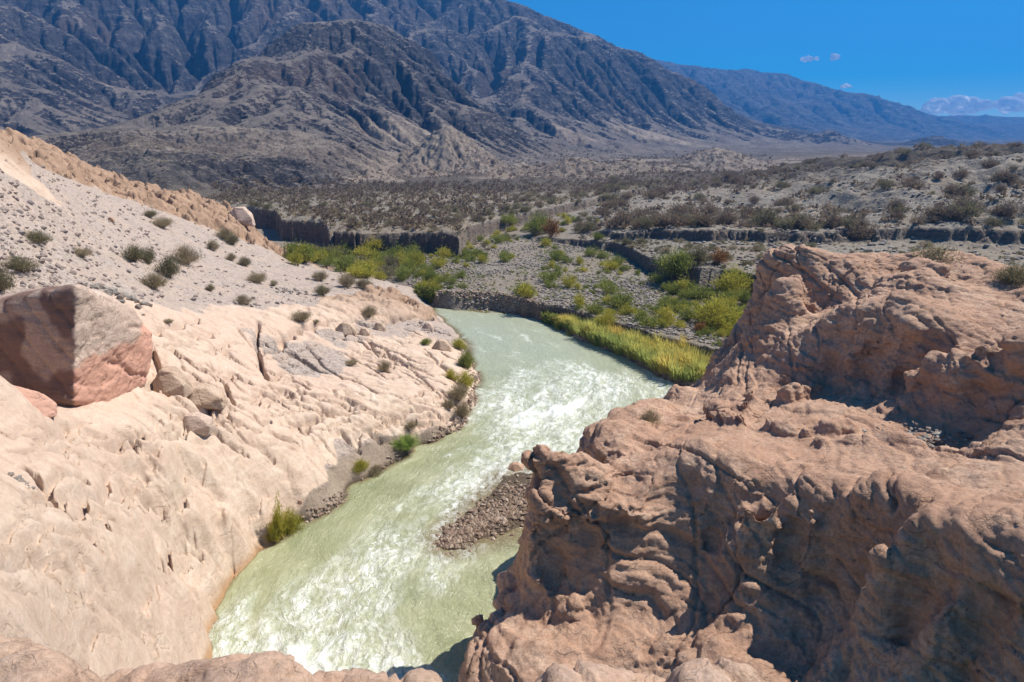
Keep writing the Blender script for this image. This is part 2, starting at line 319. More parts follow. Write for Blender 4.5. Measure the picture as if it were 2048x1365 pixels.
def ground(th, r):
    """height and material masks of the near and middle terrain"""
    x = (np.sin(th)*r).astype(np.float32); y = (np.cos(th)*r).astype(np.float32)
    # far side
    n1 = fbm(x*.12, y*.12, o=3, seed=5); n2 = fbm(x*.6, y*.6, o=3, seed=9)
    nz = n1*1.6+n2*.45
    # wiggles of the cliffs: blocky re-entrants
    f1, f2, idc = worley(x*.28, y*.28, np.zeros_like(x), 4); blk = (idc.reshape(x.shape)-.5)*1.6
    h = np.full_like(x, -1.6)-0
    eb = e_bank(th)
    h += sst(-1.2, .6, r-eb+nz*.5)*1.95
    s1 = r-e_t1(th)+nz*.6+perlin(x*1.1, y*1.1, seed=91)*.35; h += w_t1(th)*1.5*sst(-.25, .25, s1)
    s2 = r-e_t2(th)+nz*1.1+blk*.9+perlin(x*.9, y*.9, seed=93)*.5; h += w_t2(th)*sst(-.35, .35, s2)
    s3 = r-e_t3(th)+nz*1.6+blk*1.5+perlin(x*.8, y*.8, seed=92)*.7; h += w_t3(th)*sst(-.6, .6, s3)
    sp = r-e_pl(th)+n1*1.0+n2*.5+blk*.8; wp = sst(-.45, .35, sp)+.12*(sst(.0, 3.0, sp)-1)*(sp > -.4)
    h += w_pl(th)*wp
    wall = np.maximum.reduce([sst(-.5, -.1, s1)*sst(.45, .1, s1)*np.clip(w_t1(th)*2, 0, 1), sst(-.6, -.2, s2)*sst(.55, .2, s2)*np.clip(w_t2(th), 0, 1), sst(-1, -.3, s3)*sst(.9, .3, s3)*np.clip(w_t3(th), 0, 1), sst(-.8, -.35, sp)*sst(.6, .3, sp)*np.clip(w_pl(th), 0, 1)])
    # hill
    hb = prof([(1150,0),(1350,.85),(1500,1),(3000,1)])(th)*sst(98, 120, r)
    hill = RHH(x, y)
    h = np.where(hb > 0, h+(np.maximum(hill, h-.8)-h)*hb*sst(-6, 14, s3), h)
    lump = fbm(x*.045, y*.045, o=4, seed=21)
    h += hb*lump*1.3*sst(0, 30, s3)+(ridged(x*.07, y*.07, o=4, seed=33)-1)*1.7*hb*sst(5, 30, s3)*prof([(1350,0),(1600,1),(3000,1)])(th)
    far_rise = sst(30, 200, r-e_pl(th))*(1-hb)
    h += far_rise*(lump*.5)
    h += n2*.10+perlin(x*1.7, y*1.7, seed=2)*.045*(r < 120)
    # gravel bar in the river and the shallows round it
    ax, ay = P(905, 1075, .1); bx, by = P(1075, 985, .1)
    tt = np.clip(((x-ax)*(bx-ax)+(y-ay)*(by-ay))/((bx-ax)**2+(by-ay)**2), 0, 1)
    dd = np.hypot(x-ax-tt*(bx-ax), y-ay-tt*(by-ay))+n2*.35
    bar = .02+.15*tt+n2*.06-(dd/(1.3+1.2*tt))**2*.16
    h = np.where(r < 45, np.maximum(h, np.maximum(bar, -1.6)), h)
    # left bank
    L = LBH(x, y)
    if r.min() < 80:
        sw = x-np.interp(y, WLY, WLX)+n2*.12; L = L+(-1.3-L)*sst(-.45, .55, sw)*(L > -1.3)*sst(WLY[-1]+.3, WLY[-1]-.6, y)
    rk = LBR(x, y)+n2*.10+n1*.12
    lrock = sst(.38, .62, rk)
    # sandstone relief: tilted beds, joints, rounded blocks
    wx = x+n1*1.5; wy = y+n2*.6
    crest = sst(62, 72, r)
    a = R(-14); u = wx*math.cos(a)+wy*math.sin(a); v = -wx*math.sin(a)+wy*math.cos(a)
    bed = L*1.0+u*.16+n1*.9+n2*.18
    q = bed/.55; fr = q-np.floor(q); led = (sst(.0, .9, fr)**.7-fr)*.42
    beda = np.clip(.35+1.0*perlin(x*.14, y*.14, seed=77), .05, 1)*(.5+.9*crest)
    c1, c2, ci = worley(u*.13+n2*.16, v*.42+n1*.3, L*.25, 11); crk = sst(.10, 0, (c2-c1)).reshape(x.shape); cid = ci.reshape(x.shape)
    d1, d2, di = worley(u*.40+n2*.2, v*1.25+n2*.4, L*.8, 13); crk2 = sst(.13, 0, (d2-d1)).reshape(x.shape); did = di.reshape(x.shape)
    frac = sst(-.15, .25, perlin(x*.11+4, y*.11, seed=55))*(.35+.65*sst(30, 40, r))
    e1, e2, ei = worley(x*.42+n2*.2, y*.42, L*.4, 14); crk3 = sst(.16, 0, (e2-e1)).reshape(x.shape); eid = ei.reshape(x.shape)
    rel = led*beda*.8-.24*crk*frac-.12*crk2*frac*(r < 70)+(cid-.5)*.24*frac+(did-.5)*.09*frac+n1*.12+n2*.05+ridged(u*.25, v*.7, o=3, seed=62)*.03+fbm(x*2.3, y*2.3, L, o=3, seed=60)*.035
    g1, g2, gi = worley(x*.95, y*.95+n2*.3, L*.9, 17); rel = rel+crest*((eid-.5)*1.3-.5*crk3+(gi.reshape(x.shape)-.5)*.5-.35*sst(.2, 0, (g2-g1)).reshape(x.shape)+n2*.3)
    grav = n2*.05+fbm(x*3.1, y*3.1, o=3, seed=66)*.03+n1*.12
    thin = sst(-.8, .8, L)
    fk = 0
    for i_, (su, sv, am) in enumerate([(.09, .62, .08), (.18, 1.2, .05), (.4, 2.2, .03)]):
        pn = perlin(u*su+n2*.10, v*sv+n1*.25, L*.5, seed=201+i_); fk = fk+am*(.6+.4*sst(30, 42, r))*(sst(0, .05, pn)+sst(.28, .33, pn)*.8)
    rel = rel+(fk-.12)*(1-.5*crest)
    if r.min() < 80: L = carve(x, y, L.copy(), n2+.25*perlin(x*2.2, y*2.2, seed=19))
    L = L+np.where(lrock > 0, lrock*(rel+.12), 0)*(.15+.85*thin)+(1-lrock)*grav
    leftm = L > h
    zone = np.where(leftm, lrock, 0)
    side = leftm.astype(np.float32)
    H = np.where(leftm, L, h)
    return x, y, H, zone, side, np.where(leftm, 0, wall), hb
nr1 = int(round(math.log(R1/R0)/.0024)); RR1 = R0*np.exp(np.arange(nr1+1)*math.log(R1/R0)/nr1)
TG, RG = np.meshgrid(TH, RR1)
gx, gy, gz, g_rock, g_side, g_wall, g_hb = ground(TG, RG)

# ---- the mountains: log-polar grid, envelope from control points, then carved by running water
ER0 = 180.0
nr2 = int(math.log(R2/ER0)/DT); RR2 = ER0*np.exp(np.arange(nr2)*DT)
TM, RM = np.meshgrid(TH, RR2)
MC = [ # (px, py, distance)
 # plain in front
 (-300,420,190),(0,400,190),(300,400,190),(500,396,195),(620,394,200),(700,394,215),(750,376,245),(850,366,280),(950,350,330),(1050,345,300),(1150,350,290),(1300,346,310),(1450,330,450),(1600,318,450),(1850,308,450),(2100,304,450),(2300,304,450),
 (1250,300,600),(1400,300,700),(1150,300,560),(1550,290,900),(1700,296,1000),(1850,300,1000),(2048,300,1000),(2300,300,1000),
 # low dark foothills
 (350,345,212),(420,330,225),(520,335,235),(620,342,232),(690,362,235),(420,385,202),(560,384,208),(250,330,230),(150,300,260),(0,290,260),
 # scree faces and the spur above
 (330,290,270),(450,300,262),(550,312,262),(650,300,285),(740,290,320),(300,240,350),(400,230,350),(500,230,360),(600,240,360),(700,240,380),(800,260,400),(860,300,390),(880,340,340),
 (100,272,330),(200,246,370),(330,190,430),(400,150,480),(480,108,520),(560,62,600),(640,60,610),(700,48,640),(760,54,680),(820,70,640),(870,80,640),(940,160,560),(1000,230,500),(1050,285,470),(1080,310,450),
 (560,150,450),(680,150,480),(780,160,500),(870,200,480),(930,260,450),
 # valley behind the spur
 (0,330,420),(100,320,430),(200,310,470),(330,270,530),(480,200,640),(600,140,740),(760,140,790),(900,200,720),(980,270,620),(-200,330,420),
 # back mountain
 (-200,60,800),(0,55,760),(60,75,720),(120,110,720),(60,180,600),(0,240,520),(150,200,640),(230,150,760),(300,40,920),(250,90,820),(380,150,760),(450,60,900),(420,-40,1000),(600,-20,1000),(560,40,900),(0,-150,1150),(300,-200,1200),(600,-120,1200),(800,-80,1250),(-300,-100,1100),
 (900,-30,1150),(950,-4,1100),(1000,4,1080),(1050,16,1060),(1110,36,1060),(1180,60,1060),(1250,90,1080),(1290,110,1100),(1330,126,1150),(1380,160,1180),(1430,200,1200),
 (960,110,850),(1050,160,780),(1050,230,650),(1150,190,820),(1120,270,620),(1250,210,860),(1230,265,700),(1350,215,980),(1330,262,830),(1440,262,960),(1490,255,1080),(1530,275,1100),
 (900,60,1000),(840,20,1080),(850,110,850),
 # blue ranges
 (1330,117,2632),(1395,128,2565),(1460,145,2565),(1520,138,2767),(1560,153,2767),(1620,170,2835),(1680,179,2970),(1740,195,3105),(1800,215,3240),(1850,232,3442),(1900,240,3645),(1960,238,3915),(2010,245,4050),(2048,243,4050),(2300,240,4320),
 (1480,230,1957),(1560,225,2160),(1560,268,1755),(1700,288,1822),(1650,240,2295),(1750,250,2430),(1850,272,2565),(1950,280,2835),(2048,285,2970),(2300,280,2970),(2048,296,2025),(1850,297,1890),(1700,258,2362),
 # beyond the crests
 (1200,160,1500),(1000,80,1500),(600,-50,1600),(0,-50,1600),(-300,0,1600),(1400,200,3400),(1000,100,2600),(0,0,3000),(1600,230,4100),(2048,285,5200),(2300,285,5500),(0,50,5500),(1000,150,5500),(1600,260,5500)]
_p = [Dd(a, b, d) for a, b, d in MC]
cq = [(math.atan2(q[0], q[1])*1.3, math.log(math.hypot(q[0], q[1]))) for q in _p]
MQ = RBF(cq, [(q[2]-CAMZ)/math.hypot(q[0], q[1]) for q in _p], .002)
mx = (np.sin(TM)*RM).astype(np.float32); my = (np.cos(TM)*RM).astype(np.float32)
E = MQ((TM*1.3).astype(np.float32), np.log(RM).astype(np.float32))*RM+CAMZ
sx = mx/RM*np.log(RM)*3; lr = np.log(RM).astype(np.float32)     # noise coordinates that scale with distance
na = (TM*1.0).astype(np.float32)
E = np.maximum(E, 4.0)
# conical outliers and mounds: (px, py of top, distance, radius)
for px, py, d, rad, sl in [(300,318,238,30,.8),(365,326,226,26,.85),(440,332,224,24,.85),(505,322,232,24,.8),(565,342,226,22,.75),(640,346,232,18,.75),(690,364,228,12,.7),(410,368,206,14,.8),(520,372,208,13,.8),(250,300,250,30,.8),(897,250,335,62,.60),(820,318,290,30,.5),(1150,310,290,32,.42),(1215,314,285,20,.55),(1262,316,305,34,.38),(1440,297,400,52,.32),(1478,320,350,30,.4),(1040,322,300,22,.4),(985,336,270,14,.4),(1340,326,330,24,.35),(780,352,250,18,.45),(1660,262,1150,120,.35),(1880,272,1300,130,.3),(1710,278,1100,80,.3),(1560,262,1150,130,.3),(760,372,250,14,.4),(650,385,215,9,.5),(700,386,218,8,.5),(740,386,225,8,.5),(1330,322,470,34,.25),(1000,330,380,25,.3)]:
    cx, cy, cz = Dd(px, py, d)
    dd = np.hypot((mx-cx)*(1+.25*perlin(mx*.02, my*.02, seed=int(px))), my-cy)
    cone = cz-dd*sl-.002*dd*dd+rad*.05*ridged(mx*8/rad, my*8/rad, o=2, seed=int(px))
    E = np.where(dd < rad*3, np.maximum(E, cone), E)
pale = np.zeros_like(E)
for px, py, d, rad in [(910,290,325,42),(820,325,290,30),(1150,318,290,36),(1215,320,285,22),(1262,322,305,38),(1440,300,400,56),(1478,322,350,36),(1040,325,300,24),(985,338,270,16),(1340,328,330,26),(800,350,260,24),(760,372,250,16),(1330,322,470,40),(780,250,400,26),(860,235,430,26),(930,290,380,20),(1300,265,760,60),(1150,250,640,30)]:
    cx, cy, cz = Dd(px, py, d); pale = np.maximum(pale, sst(1.15, .55, np.hypot(mx-cx, my-cy)/rad+.35*perlin(mx*12/rad/4, my*12/rad/4, seed=3)))
for px, py, d, rad in [(370,280,270,32),(470,280,290,38),(560,290,280,30),(650,290,290,22)]:
    cx, cy, cz = Dd(px, py, d); pale = np.maximum(pale, .55*sst(1.2, .5, np.hypot(mx-cx, my-cy)/rad+.4*perlin(mx*.06, my*.06, seed=4)))
relief = np.clip((E-6)/(RM*.08), 0, 1)
E = E+relief*sst(380, 260, RM)*RM*.024*(ridged(na*18, lr*20, o=4, seed=141)-.8)
E = E+relief*RM*(.020*fbm(na*7, lr*7, o=5, seed=41, gain=.55))+RM*.0006*fbm(na*60, lr*60, o=3, seed=44)
E = E+(1-relief)*sst(230, 400, RM)*RM*.0035*ridged(na*16, lr*12, o=3, seed=46)

OFFS = [(-1,0),(1,0),(0,-1),(0,1),(-1,-1),(-1,1),(1,-1),(1,1)]
def erode(z, cell, n, K, m=.45, smooth=.0, talus=None):
    nr_, nc_ = z.shape; N = nr_*nc_
    idx = np.arange(N, dtype=np.int64).reshape(nr_, nc_)
    rs = np.random.RandomState(5)
    for it in range(n):
        zp = np.pad(z, 1, mode='edge'); best = np.zeros_like(z); rec = idx.copy(); mn = np.full_like(z, 1e9)
        ph = rs.rand(nr_, nc_).astype(np.float32)*.4+.8
        for k, (a, b) in enumerate(OFFS):
            dl = 1.0 if k < 4 else 1.4142
            q = zp[1+a:1+a+nr_, 1+b:1+b+nc_]; mn = np.minimum(mn, q)
            s = (z-q)/(cell*dl)*ph
            up = s > best
            best = np.where(up, s, best); rec = np.where(up, idx+a*nc_+b, rec)
        pit = best <= 0; z = np.where(pit & (mn > z-1e-4), mn+.01*cell, z)
        rec = np.clip(rec, 0, N-1).ravel()
        ptr = np.append(np.where(rec == np.arange(N), N, rec), N)
        A = np.ones(N+1)
        for _ in range(9):
            w_ = np.where(ptr[:-1] < N, A[:-1], 0)
            A = A+np.bincount(ptr[:-1], weights=w_, minlength=N+1)
            A[N] = 0; ptr = ptr[ptr]
        A = A[:-1].reshape(z.shape).astype(np.float32)
        dz = K*A**m*best*cell
        zr = z.ravel()[rec].reshape(z.shape)
        z = np.where(pit, z, np.maximum(z-dz, zr+.03*(z-zr)))
        if smooth:
            zp = np.pad(z, 1, mode='edge'); lap = (zp[:-2, 1:-1]+zp[2:, 1:-1]+zp[1:-1, :-2]+zp[1:-1, 2:])*.25-z
            z = z+lap*smooth
        z = np.maximum(z, 3.5).astype(np.float32)
    return z, A
def up2(a, shape):
    yi = np.minimum(np.arange(shape[0])/2.0, a.shape[0]-1.001); xi = np.minimum(np.arange(shape[1])/2.0, a.shape[1]-1.001)
    y0 = yi.astype(int); x0 = xi.astype(int); fy = (yi-y0)[:, None]; fx = (xi-x0)[None]
    return ((a[y0][:, x0]*(1-fx)+a[y0][:, x0+1]*fx)*(1-fy)+(a[y0+1][:, x0]*(1-fx)+a[y0+1][:, x0+1]*fx)*fy).astype(np.float32)
cell = (RM*DT).astype(np.float32)
E = E+sst(1500, 2200, RM)*np.clip(E/120, 0, 1)*RM*(.010*ridged(na*9, lr*14, o=4, seed=131)-.008)
z = E.astype(np.float32)
q4 = z[::4, ::4]; e4, _ = erode(q4, cell[::4, ::4]*4, 40, .020, .5, .06)
d = up2(e4-q4, z[::2, ::2].shape)
q2 = z[::2, ::2]+d; e2, _ = erode(q2, cell[::2, ::2]*2, 24, .022, .48, .05)
d = up2(e2-z[::2, ::2], z.shape)
z, FL = erode(z+d, cell, 7, .025, .45, .03)

# join with the middle terrain and the hill on the right
hsel = RM[:, 0] < 520; k_ = int(hsel.sum())
rl = sst(.45-.25*sst(330, 260, RM), .85-.3*sst(330, 260, RM), np.hypot(*np.gradient(z))/cell)*sst(200, 240, RM)
z = z+rl*RM*(.0028*ridged(na*55, lr*55, z/RM*55, o=3, seed=101, gain=.6)+.0016*ridged(na*150, lr*120, z/RM*150, o=3, seed=102, gain=.7)-.004)
_, _, gz2, _, _, gw2, hb2 = ground(TM[:k_], RM[:k_])
bl = np.ones_like(z); b2 = sst(R1+1, 225, RM[:k_]); b3 = sst(262, 325, RM[:k_])
bl[:k_] = np.where(hb2 > .5, b3, b2) if False else b2*(1-hb2)+b3*hb2
z[:k_] = z[:k_]*bl[:k_]+gz2*(1-bl[:k_])
zp = np.pad(z, 1, mode='edge'); slope = np.hypot((zp[2:, 1:-1]-zp[:-2, 1:-1])/(2*cell), (zp[1:-1, 2:]-zp[1:-1, :-2])/(2*cell))
curv = ((zp[:-2, 1:-1]+zp[2:, 1:-1]+zp[1:-1, :-2]+zp[1:-1, 2:])*.25-z)/cell
# ------------------------------------------------------------------ ground materials
def mat_ground():
    b = NB('ground')
    P1 = b.pos(); rock = b.attr('rock'); side = b.attr('side'); wall = b.attr('wall'); green = b.attr('green')
    big = b.noise(P1, .06, 4, .6); mid = b.noise(P1, .5, 5, .6); fine = b.noise(P1, 6, 5, .7)
    # pebbly gravel
    v1 = b.vor(P1, 5.5, 'F1', 'Color'); v1d = b.vor(P1, 5.5, 'F1', 'Distance')
    v2 = b.vor(P1, 1.9, 'F1', 'Color'); v2d = b.vor(P1, 1.9, 'F1', 'Distance')
    sep = b.n('ShaderNodeSeparateColor'); b.l(v1, sep.inputs[0]); peb = sep.outputs[0]
    far = b.ramp(b.math('ADD', b.math('MULTIPLY', peb, .5), b.math('MULTIPLY', fine, .5)), [(.2, (.115, .098, .08)), (.5, (.205, .178, .148)), (.8, (.33, .295, .25))])
    far = b.mix(b.ramp(big, [(.42, 0), (.62, 1)]), far, (.22, .18, .14), 'MIX')
    gl = b.ramp(b.math('ADD', b.math('MULTIPLY', peb, .35), b.math('MULTIPLY', fine, .65)), [(.25, (.23, .185, .16)), (.5, (.37, .30, .255)), (.8, (.47, .40, .35))])
    gl = b.mix(b.ramp(mid, [(.4, 0), (.7, .7)]), gl, (.46, .345, .275))
    grav = b.mix(side, far, gl)
    # sandstone
    Pw = b.pos(scale=(1, 1, 2.0), rot=(R(6), R(-10), R(14)))
    str_ = b.noise(Pw, .9, 6, .62, .15)
    stone = b.ramp(str_, [(.25, (.46, .33, .24)), (.5, (.60, .46, .35)), (.75, (.69, .57, .46))])
    stone = b.mix(b.ramp(big, [(.4, 0), (.6, .6)]), stone, (.56, .40, .31))
    stone = b.mix(b.attr('ridge'), stone, b.ramp(mid, [(.3, (.23, .14, .09)), (.6, (.36, .235, .155)), (.8, (.46, .33, .235))]))
    stone = b.mix(b.ramp(fine, [(.35, .35), (.6, 0)]), stone, (.36, .26, .20))
    stain = b.attr('stain'); stone = b.mix(b.math('MULTIPLY', stain, .8), stone, (.42, .22, .085))
    col = b.mix(b.ramp(b.math('ADD', rock, b.math('MULTIPLY', b.math('SUBTRACT', fine, .5), .5)), [(.42, 0), (.6, 1)]), grav, stone)
    sand = b.attr('sand'); col = b.mix(sand, col, b.ramp(b.math('ADD', b.math('MULTIPLY', fine, .6), b.math('MULTIPLY', mid, .4)), [(.35, (.20, .15, .11)), (.6, (.33, .26, .20))]))
    # cut banks of dark silt and pebble layers
    Pz = b.pos(scale=(.6, .6, 5)); lay = b.noise(Pz, .8, 4, .6)
    wl = b.ramp(lay, [(.3, (.075, .062, .052)), (.5, (.12, .098, .08)), (.62, (.16, .11, .085)), (.75, (.18, .15, .125))])
    col = b.mix(wall, col, wl)
    col = b.mix(b.attr('wet'), col, (.10, .075, .05))
    ck = b.vor(b.pos(warp=b.noise(P1, .5, 5, .65, col=True), wa=2.2, scale=(.22, 1.1, .8), rot=(0, 0, R(14))), .9)
    ckm = b.ramp(ck, [(0, 0), (.03, 1)])
    gate = b.ramp(b.noise(P1, .8, 3, .6), [(.50, 1), (.60, 0)])
    ckm = b.math('MAXIMUM', ckm, b.math('SUBTRACT', 1.0, b.math('MULTIPLY', rock, b.math('SUBTRACT', 1.0, gate))))
    n1 = b.bump(ckm, .035, .6)
    hh = b.math('ADD', b.math('MULTIPLY', b.noise(b.pos(scale=(.9, 1.1, 1.2), rot=(0, 0, R(14))), 2.6, 12, .76), .42), b.math('MULTIPLY', str_, .12))
    n2 = b.bump(hh, .28, .8, n1)
    hg = b.math('ADD', b.math('MULTIPLY', b.math('SUBTRACT', 1.0, v1d), .10), b.math('MULTIPLY', b.math('SUBTRACT', 1.0, v2d), .16))
    n3 = b.bump(b.math('MULTIPLY', hg, b.math('MULTIPLY', b.math('SUBTRACT', 1.0, sand), b.math('SUBTRACT', 1.0, rock))), 1.0, .7, n2)
    return b.done(col, n3)
M_ground = mat_ground()
def mat_mountain():
    b = NB('mountain_rock')
    P1 = b.pos(scale=(.001, .001, .001)); dirt = b.attr('scree'); fl = b.attr('gully'); farb = b.attr('far')
    big = b.noise(P1, 6, 5, .65, .5); mid = b.noise(P1, 40, 6, .7, .3); fine = b.noise(P1, 240, 5, .75)
    Ps = b.pos(scale=(.001, .001, .004), rot=(R(12), R(20), 0)); lay = b.noise(Ps, 34, 7, .74, .3)
    rk = b.ramp(lay, [(.3, (.034, .031, .040)), (.45, (.072, .065, .074)), (.56, (.12, .108, .112)), (.68, (.29, .255, .23))])
    rk = b.mix(b.ramp(big, [(.54, 0), (.66, .6)]), rk, b.ramp(mid, [(.3, (.13, .09, .075)), (.6, (.22, .155, .125)), (.8, (.34, .26, .20))]))
    rk = b.mix(b.ramp(mid, [(.6, 0), (.72, .6)]), rk, (.22, .20, .18))
    sc = b.ramp(mid, [(.3, (.20, .17, .15)), (.5, (.30, .25, .215)), (.7, (.44, .36, .29))])
    sc = b.mix(b.ramp(fine, [(.5, 0), (.7, .7)]), sc, (.18, .15, .13))
    col = b.mix(b.ramp(b.math('ADD', dirt, b.math('MULTIPLY', b.math('SUBTRACT', mid, .5), .9)), [(.35, 0), (.65, 1)]), rk, sc)
    col = b.mix(b.math('MULTIPLY', fl, .5), col, (.24, .20, .175))
    col = b.mix(b.math('MULTIPLY', b.attr('pale'), .85), col, b.ramp(mid, [(.3, (.42, .32, .25)), (.55, (.60, .475, .375)), (.75, (.68, .57, .46))]))
    col = b.mix(b.attr('plain'), col, b.ramp(fine, [(.3, (.13, .10, .08)), (.5, (.22, .18, .14)), (.7, (.27, .23, .19))]))
    n1 = b.bump(b.noise(b.pos(scale=(1, 1, 1)), .05, 10, .78), 26.0, 1.0)
    n2 = b.bump(b.noise(b.pos(scale=(1, 1, 2)), .5, 6, .7), 1.2, .8, n1)
    return b.done(col, n2)
M_mtn = mat_mountain()

# masks near the camera
wet = sst(.28, .06, gz)*(gz > -1.5)*sst(.7, .2, g_rock)*sst(62, 58, RG)
ridge = sst(58, 72, RG)*g_side
stain = g_side*g_rock*sst(.75, .0, gz-.25*fbm(gx*.5, gy*.5, o=2, seed=8))*sst(34, 30, RG)
ground_o = struct(mesh_np('ground', np.stack([gx, gy, gz], -1).reshape(-1, 3), grid_faces(*gz.shape), M_ground,
    dict(sand=(g_side*sst(1.5, 1.1, gz+.3*fbm(gx*.4, gy*.4, o=2, seed=6))*(1-g_rock)*sst(62, 50, RG)).ravel(), rock=g_rock.ravel(), side=g_side.ravel(), wall=g_wall.ravel(), wet=wet.ravel(), ridge=ridge.ravel(), stain=stain.ravel())))
plainm = sst(.12, .03, slope)*sst(26, 14, z)
scree = sst(.80-.3*sst(300, 250, RM), .50-.2*sst(300, 250, RM), slope)*sst(1500, 900, RM)
gully = sst(20, 400, FL)*sst(-.02, .06, curv)
mtn_o = struct(mesh_np('mountains', np.stack([mx, my, z], -1).reshape(-1, 3), grid_faces(*z.shape), M_mtn,
    dict(scree=scree.ravel(), pale=pale.ravel(), gully=gully.ravel(), plain=np.maximum(plainm, 1-bl).ravel())))
# ================================================================== ROCK BODIES
def remesh(V, Fc, vox, smooth=True):
    """closed faces (list of index lists) -> evenly meshed surface; returns verts, quads, normals"""
    me = bpy.data.meshes.new('tmp'); me.from_pydata([tuple(v) for v in V], [], [tuple(f) for f in Fc])
    o = bpy.data.objects.new('tmp', me); C.objects.link(o)
    m = o.modifiers.new('r', 'REMESH'); m.mode = 'VOXEL'; m.voxel_size = vox; m.use_smooth_shade = True
    dg = bpy.context.evaluated_depsgraph_get(); e = o.evaluated_get(dg); em = e.to_mesh()
    n = len(em.vertices); co = np.empty(n*3, np.float32); em.vertices.foreach_get('co', co)
    no = np.empty(n*3, np.float32); em.vertex_normals.foreach_get('vector', no)
    q = np.empty(len(em.loops), np.int32); em.loops.foreach_get('vertex_index', q)
    ls = np.empty(len(em.polygons), np.int32); em.polygons.foreach_get('loop_total', ls)
    e.to_mesh_clear(); bpy.data.objects.remove(o); bpy.data.meshes.remove(me)
    assert (ls == 4).all()
    return co.reshape(-1, 3), q.reshape(-1, 4), no.reshape(-1, 3)
def normals(V, Q):
    a = V[Q[:, 2]]-V[Q[:, 0]]; b = V[Q[:, 3]]-V[Q[:, 1]]; n = np.cross(a, b); out = np.zeros_like(V)
    for k in range(4):
        for j in range(3): out[:, j] += np.bincount(Q[:, k], weights=n[:, j], minlength=len(V)).astype(np.float32)
    return out/(np.linalg.norm(out, axis=1)[:, None]+1e-9)
def relax(V, Q, n=2, f=.5):
    for _ in range(n):
        s = np.zeros_like(V); c = np.bincount(Q.ravel(), minlength=len(V)).astype(np.float32)[:, None]*2
        for k in range(4):
            for nb in ((k+1) % 4, (k+3) % 4):
                for j in range(3): s[:, j] += np.bincount(Q[:, k], weights=V[Q[:, nb], j], minlength=len(V)).astype(np.float32)
        V = V+(s/np.maximum(c, 1)-V)*f
    return V
def ball(c, r, sub=2, rot=0, seed=0):
    bm = bmesh.new(); bmesh.ops.create_icosphere(bm, subdivisions=sub, radius=1)
    rr = np.random.RandomState(seed); a = rr.rand(3)*.3-.15
    v = np.array([q.co[:] for q in bm.verts]); f = [[q.index for q in p.verts] for p in bm.faces]; bm.free()
    v = v*np.array(r); cz, sz = math.cos(rot), math.sin(rot)
    v = np.stack([v[:, 0]*cz-v[:, 1]*sz, v[:, 0]*sz+v[:, 1]*cz, v[:, 2]+v[:, 0]*a[0]], 1)
    return v+np.array(c), f
def merge(parts):
    V = []; Fc = []; o = 0
    for v, f in parts:
        V += [tuple(q) for q in v]; Fc += [[i+o for i in p] for p in f]; o += len(v)
    return V, Fc
def solid(H, x0, y0, st, zb):       # heightfield grid closed to a solid
    ny, nx = H.shape; X, Y = np.meshgrid(x0+np.arange(nx)*st, y0+np.arange(ny)*st)
    top = np.stack([X, Y, H], -1).reshape(-1, 3); bot = np.stack([X, Y, np.full_like(H, zb)], -1).reshape(-1, 3)
    n = nx*ny; ft = grid_faces(ny, nx); fb = ft[:, ::-1]+n
    i = np.arange(nx-1); a = np.stack([i, i+n, i+1+n, i+1], 1); j = i+(ny-1)*nx; b = np.stack([j, j+1, j+1+n, j+n], 1)
    k = np.arange(ny-1)*nx; c = np.stack([k, k+nx, k+nx+n, k+n], 1); l = k+nx-1; d = np.stack([l, l+n, l+nx+n, l+nx], 1)
    return np.vstack([top, bot]), np.vstack([ft, fb, a, b, c, d]).tolist()
def hull(pts):
    bm = bmesh.new()
    for p in pts: bm.verts.new(p)
    bmesh.ops.convex_hull(bm, input=bm.verts)
    bmesh.ops.delete(bm, geom=[v for v in bm.verts if not v.link_faces], context='VERTS')
    bm.verts.index_update()
    v = np.array([q.co[:] for q in bm.verts]); f = [[q.index for q in p.verts] for p in bm.faces]; bm.free()
    return v, f

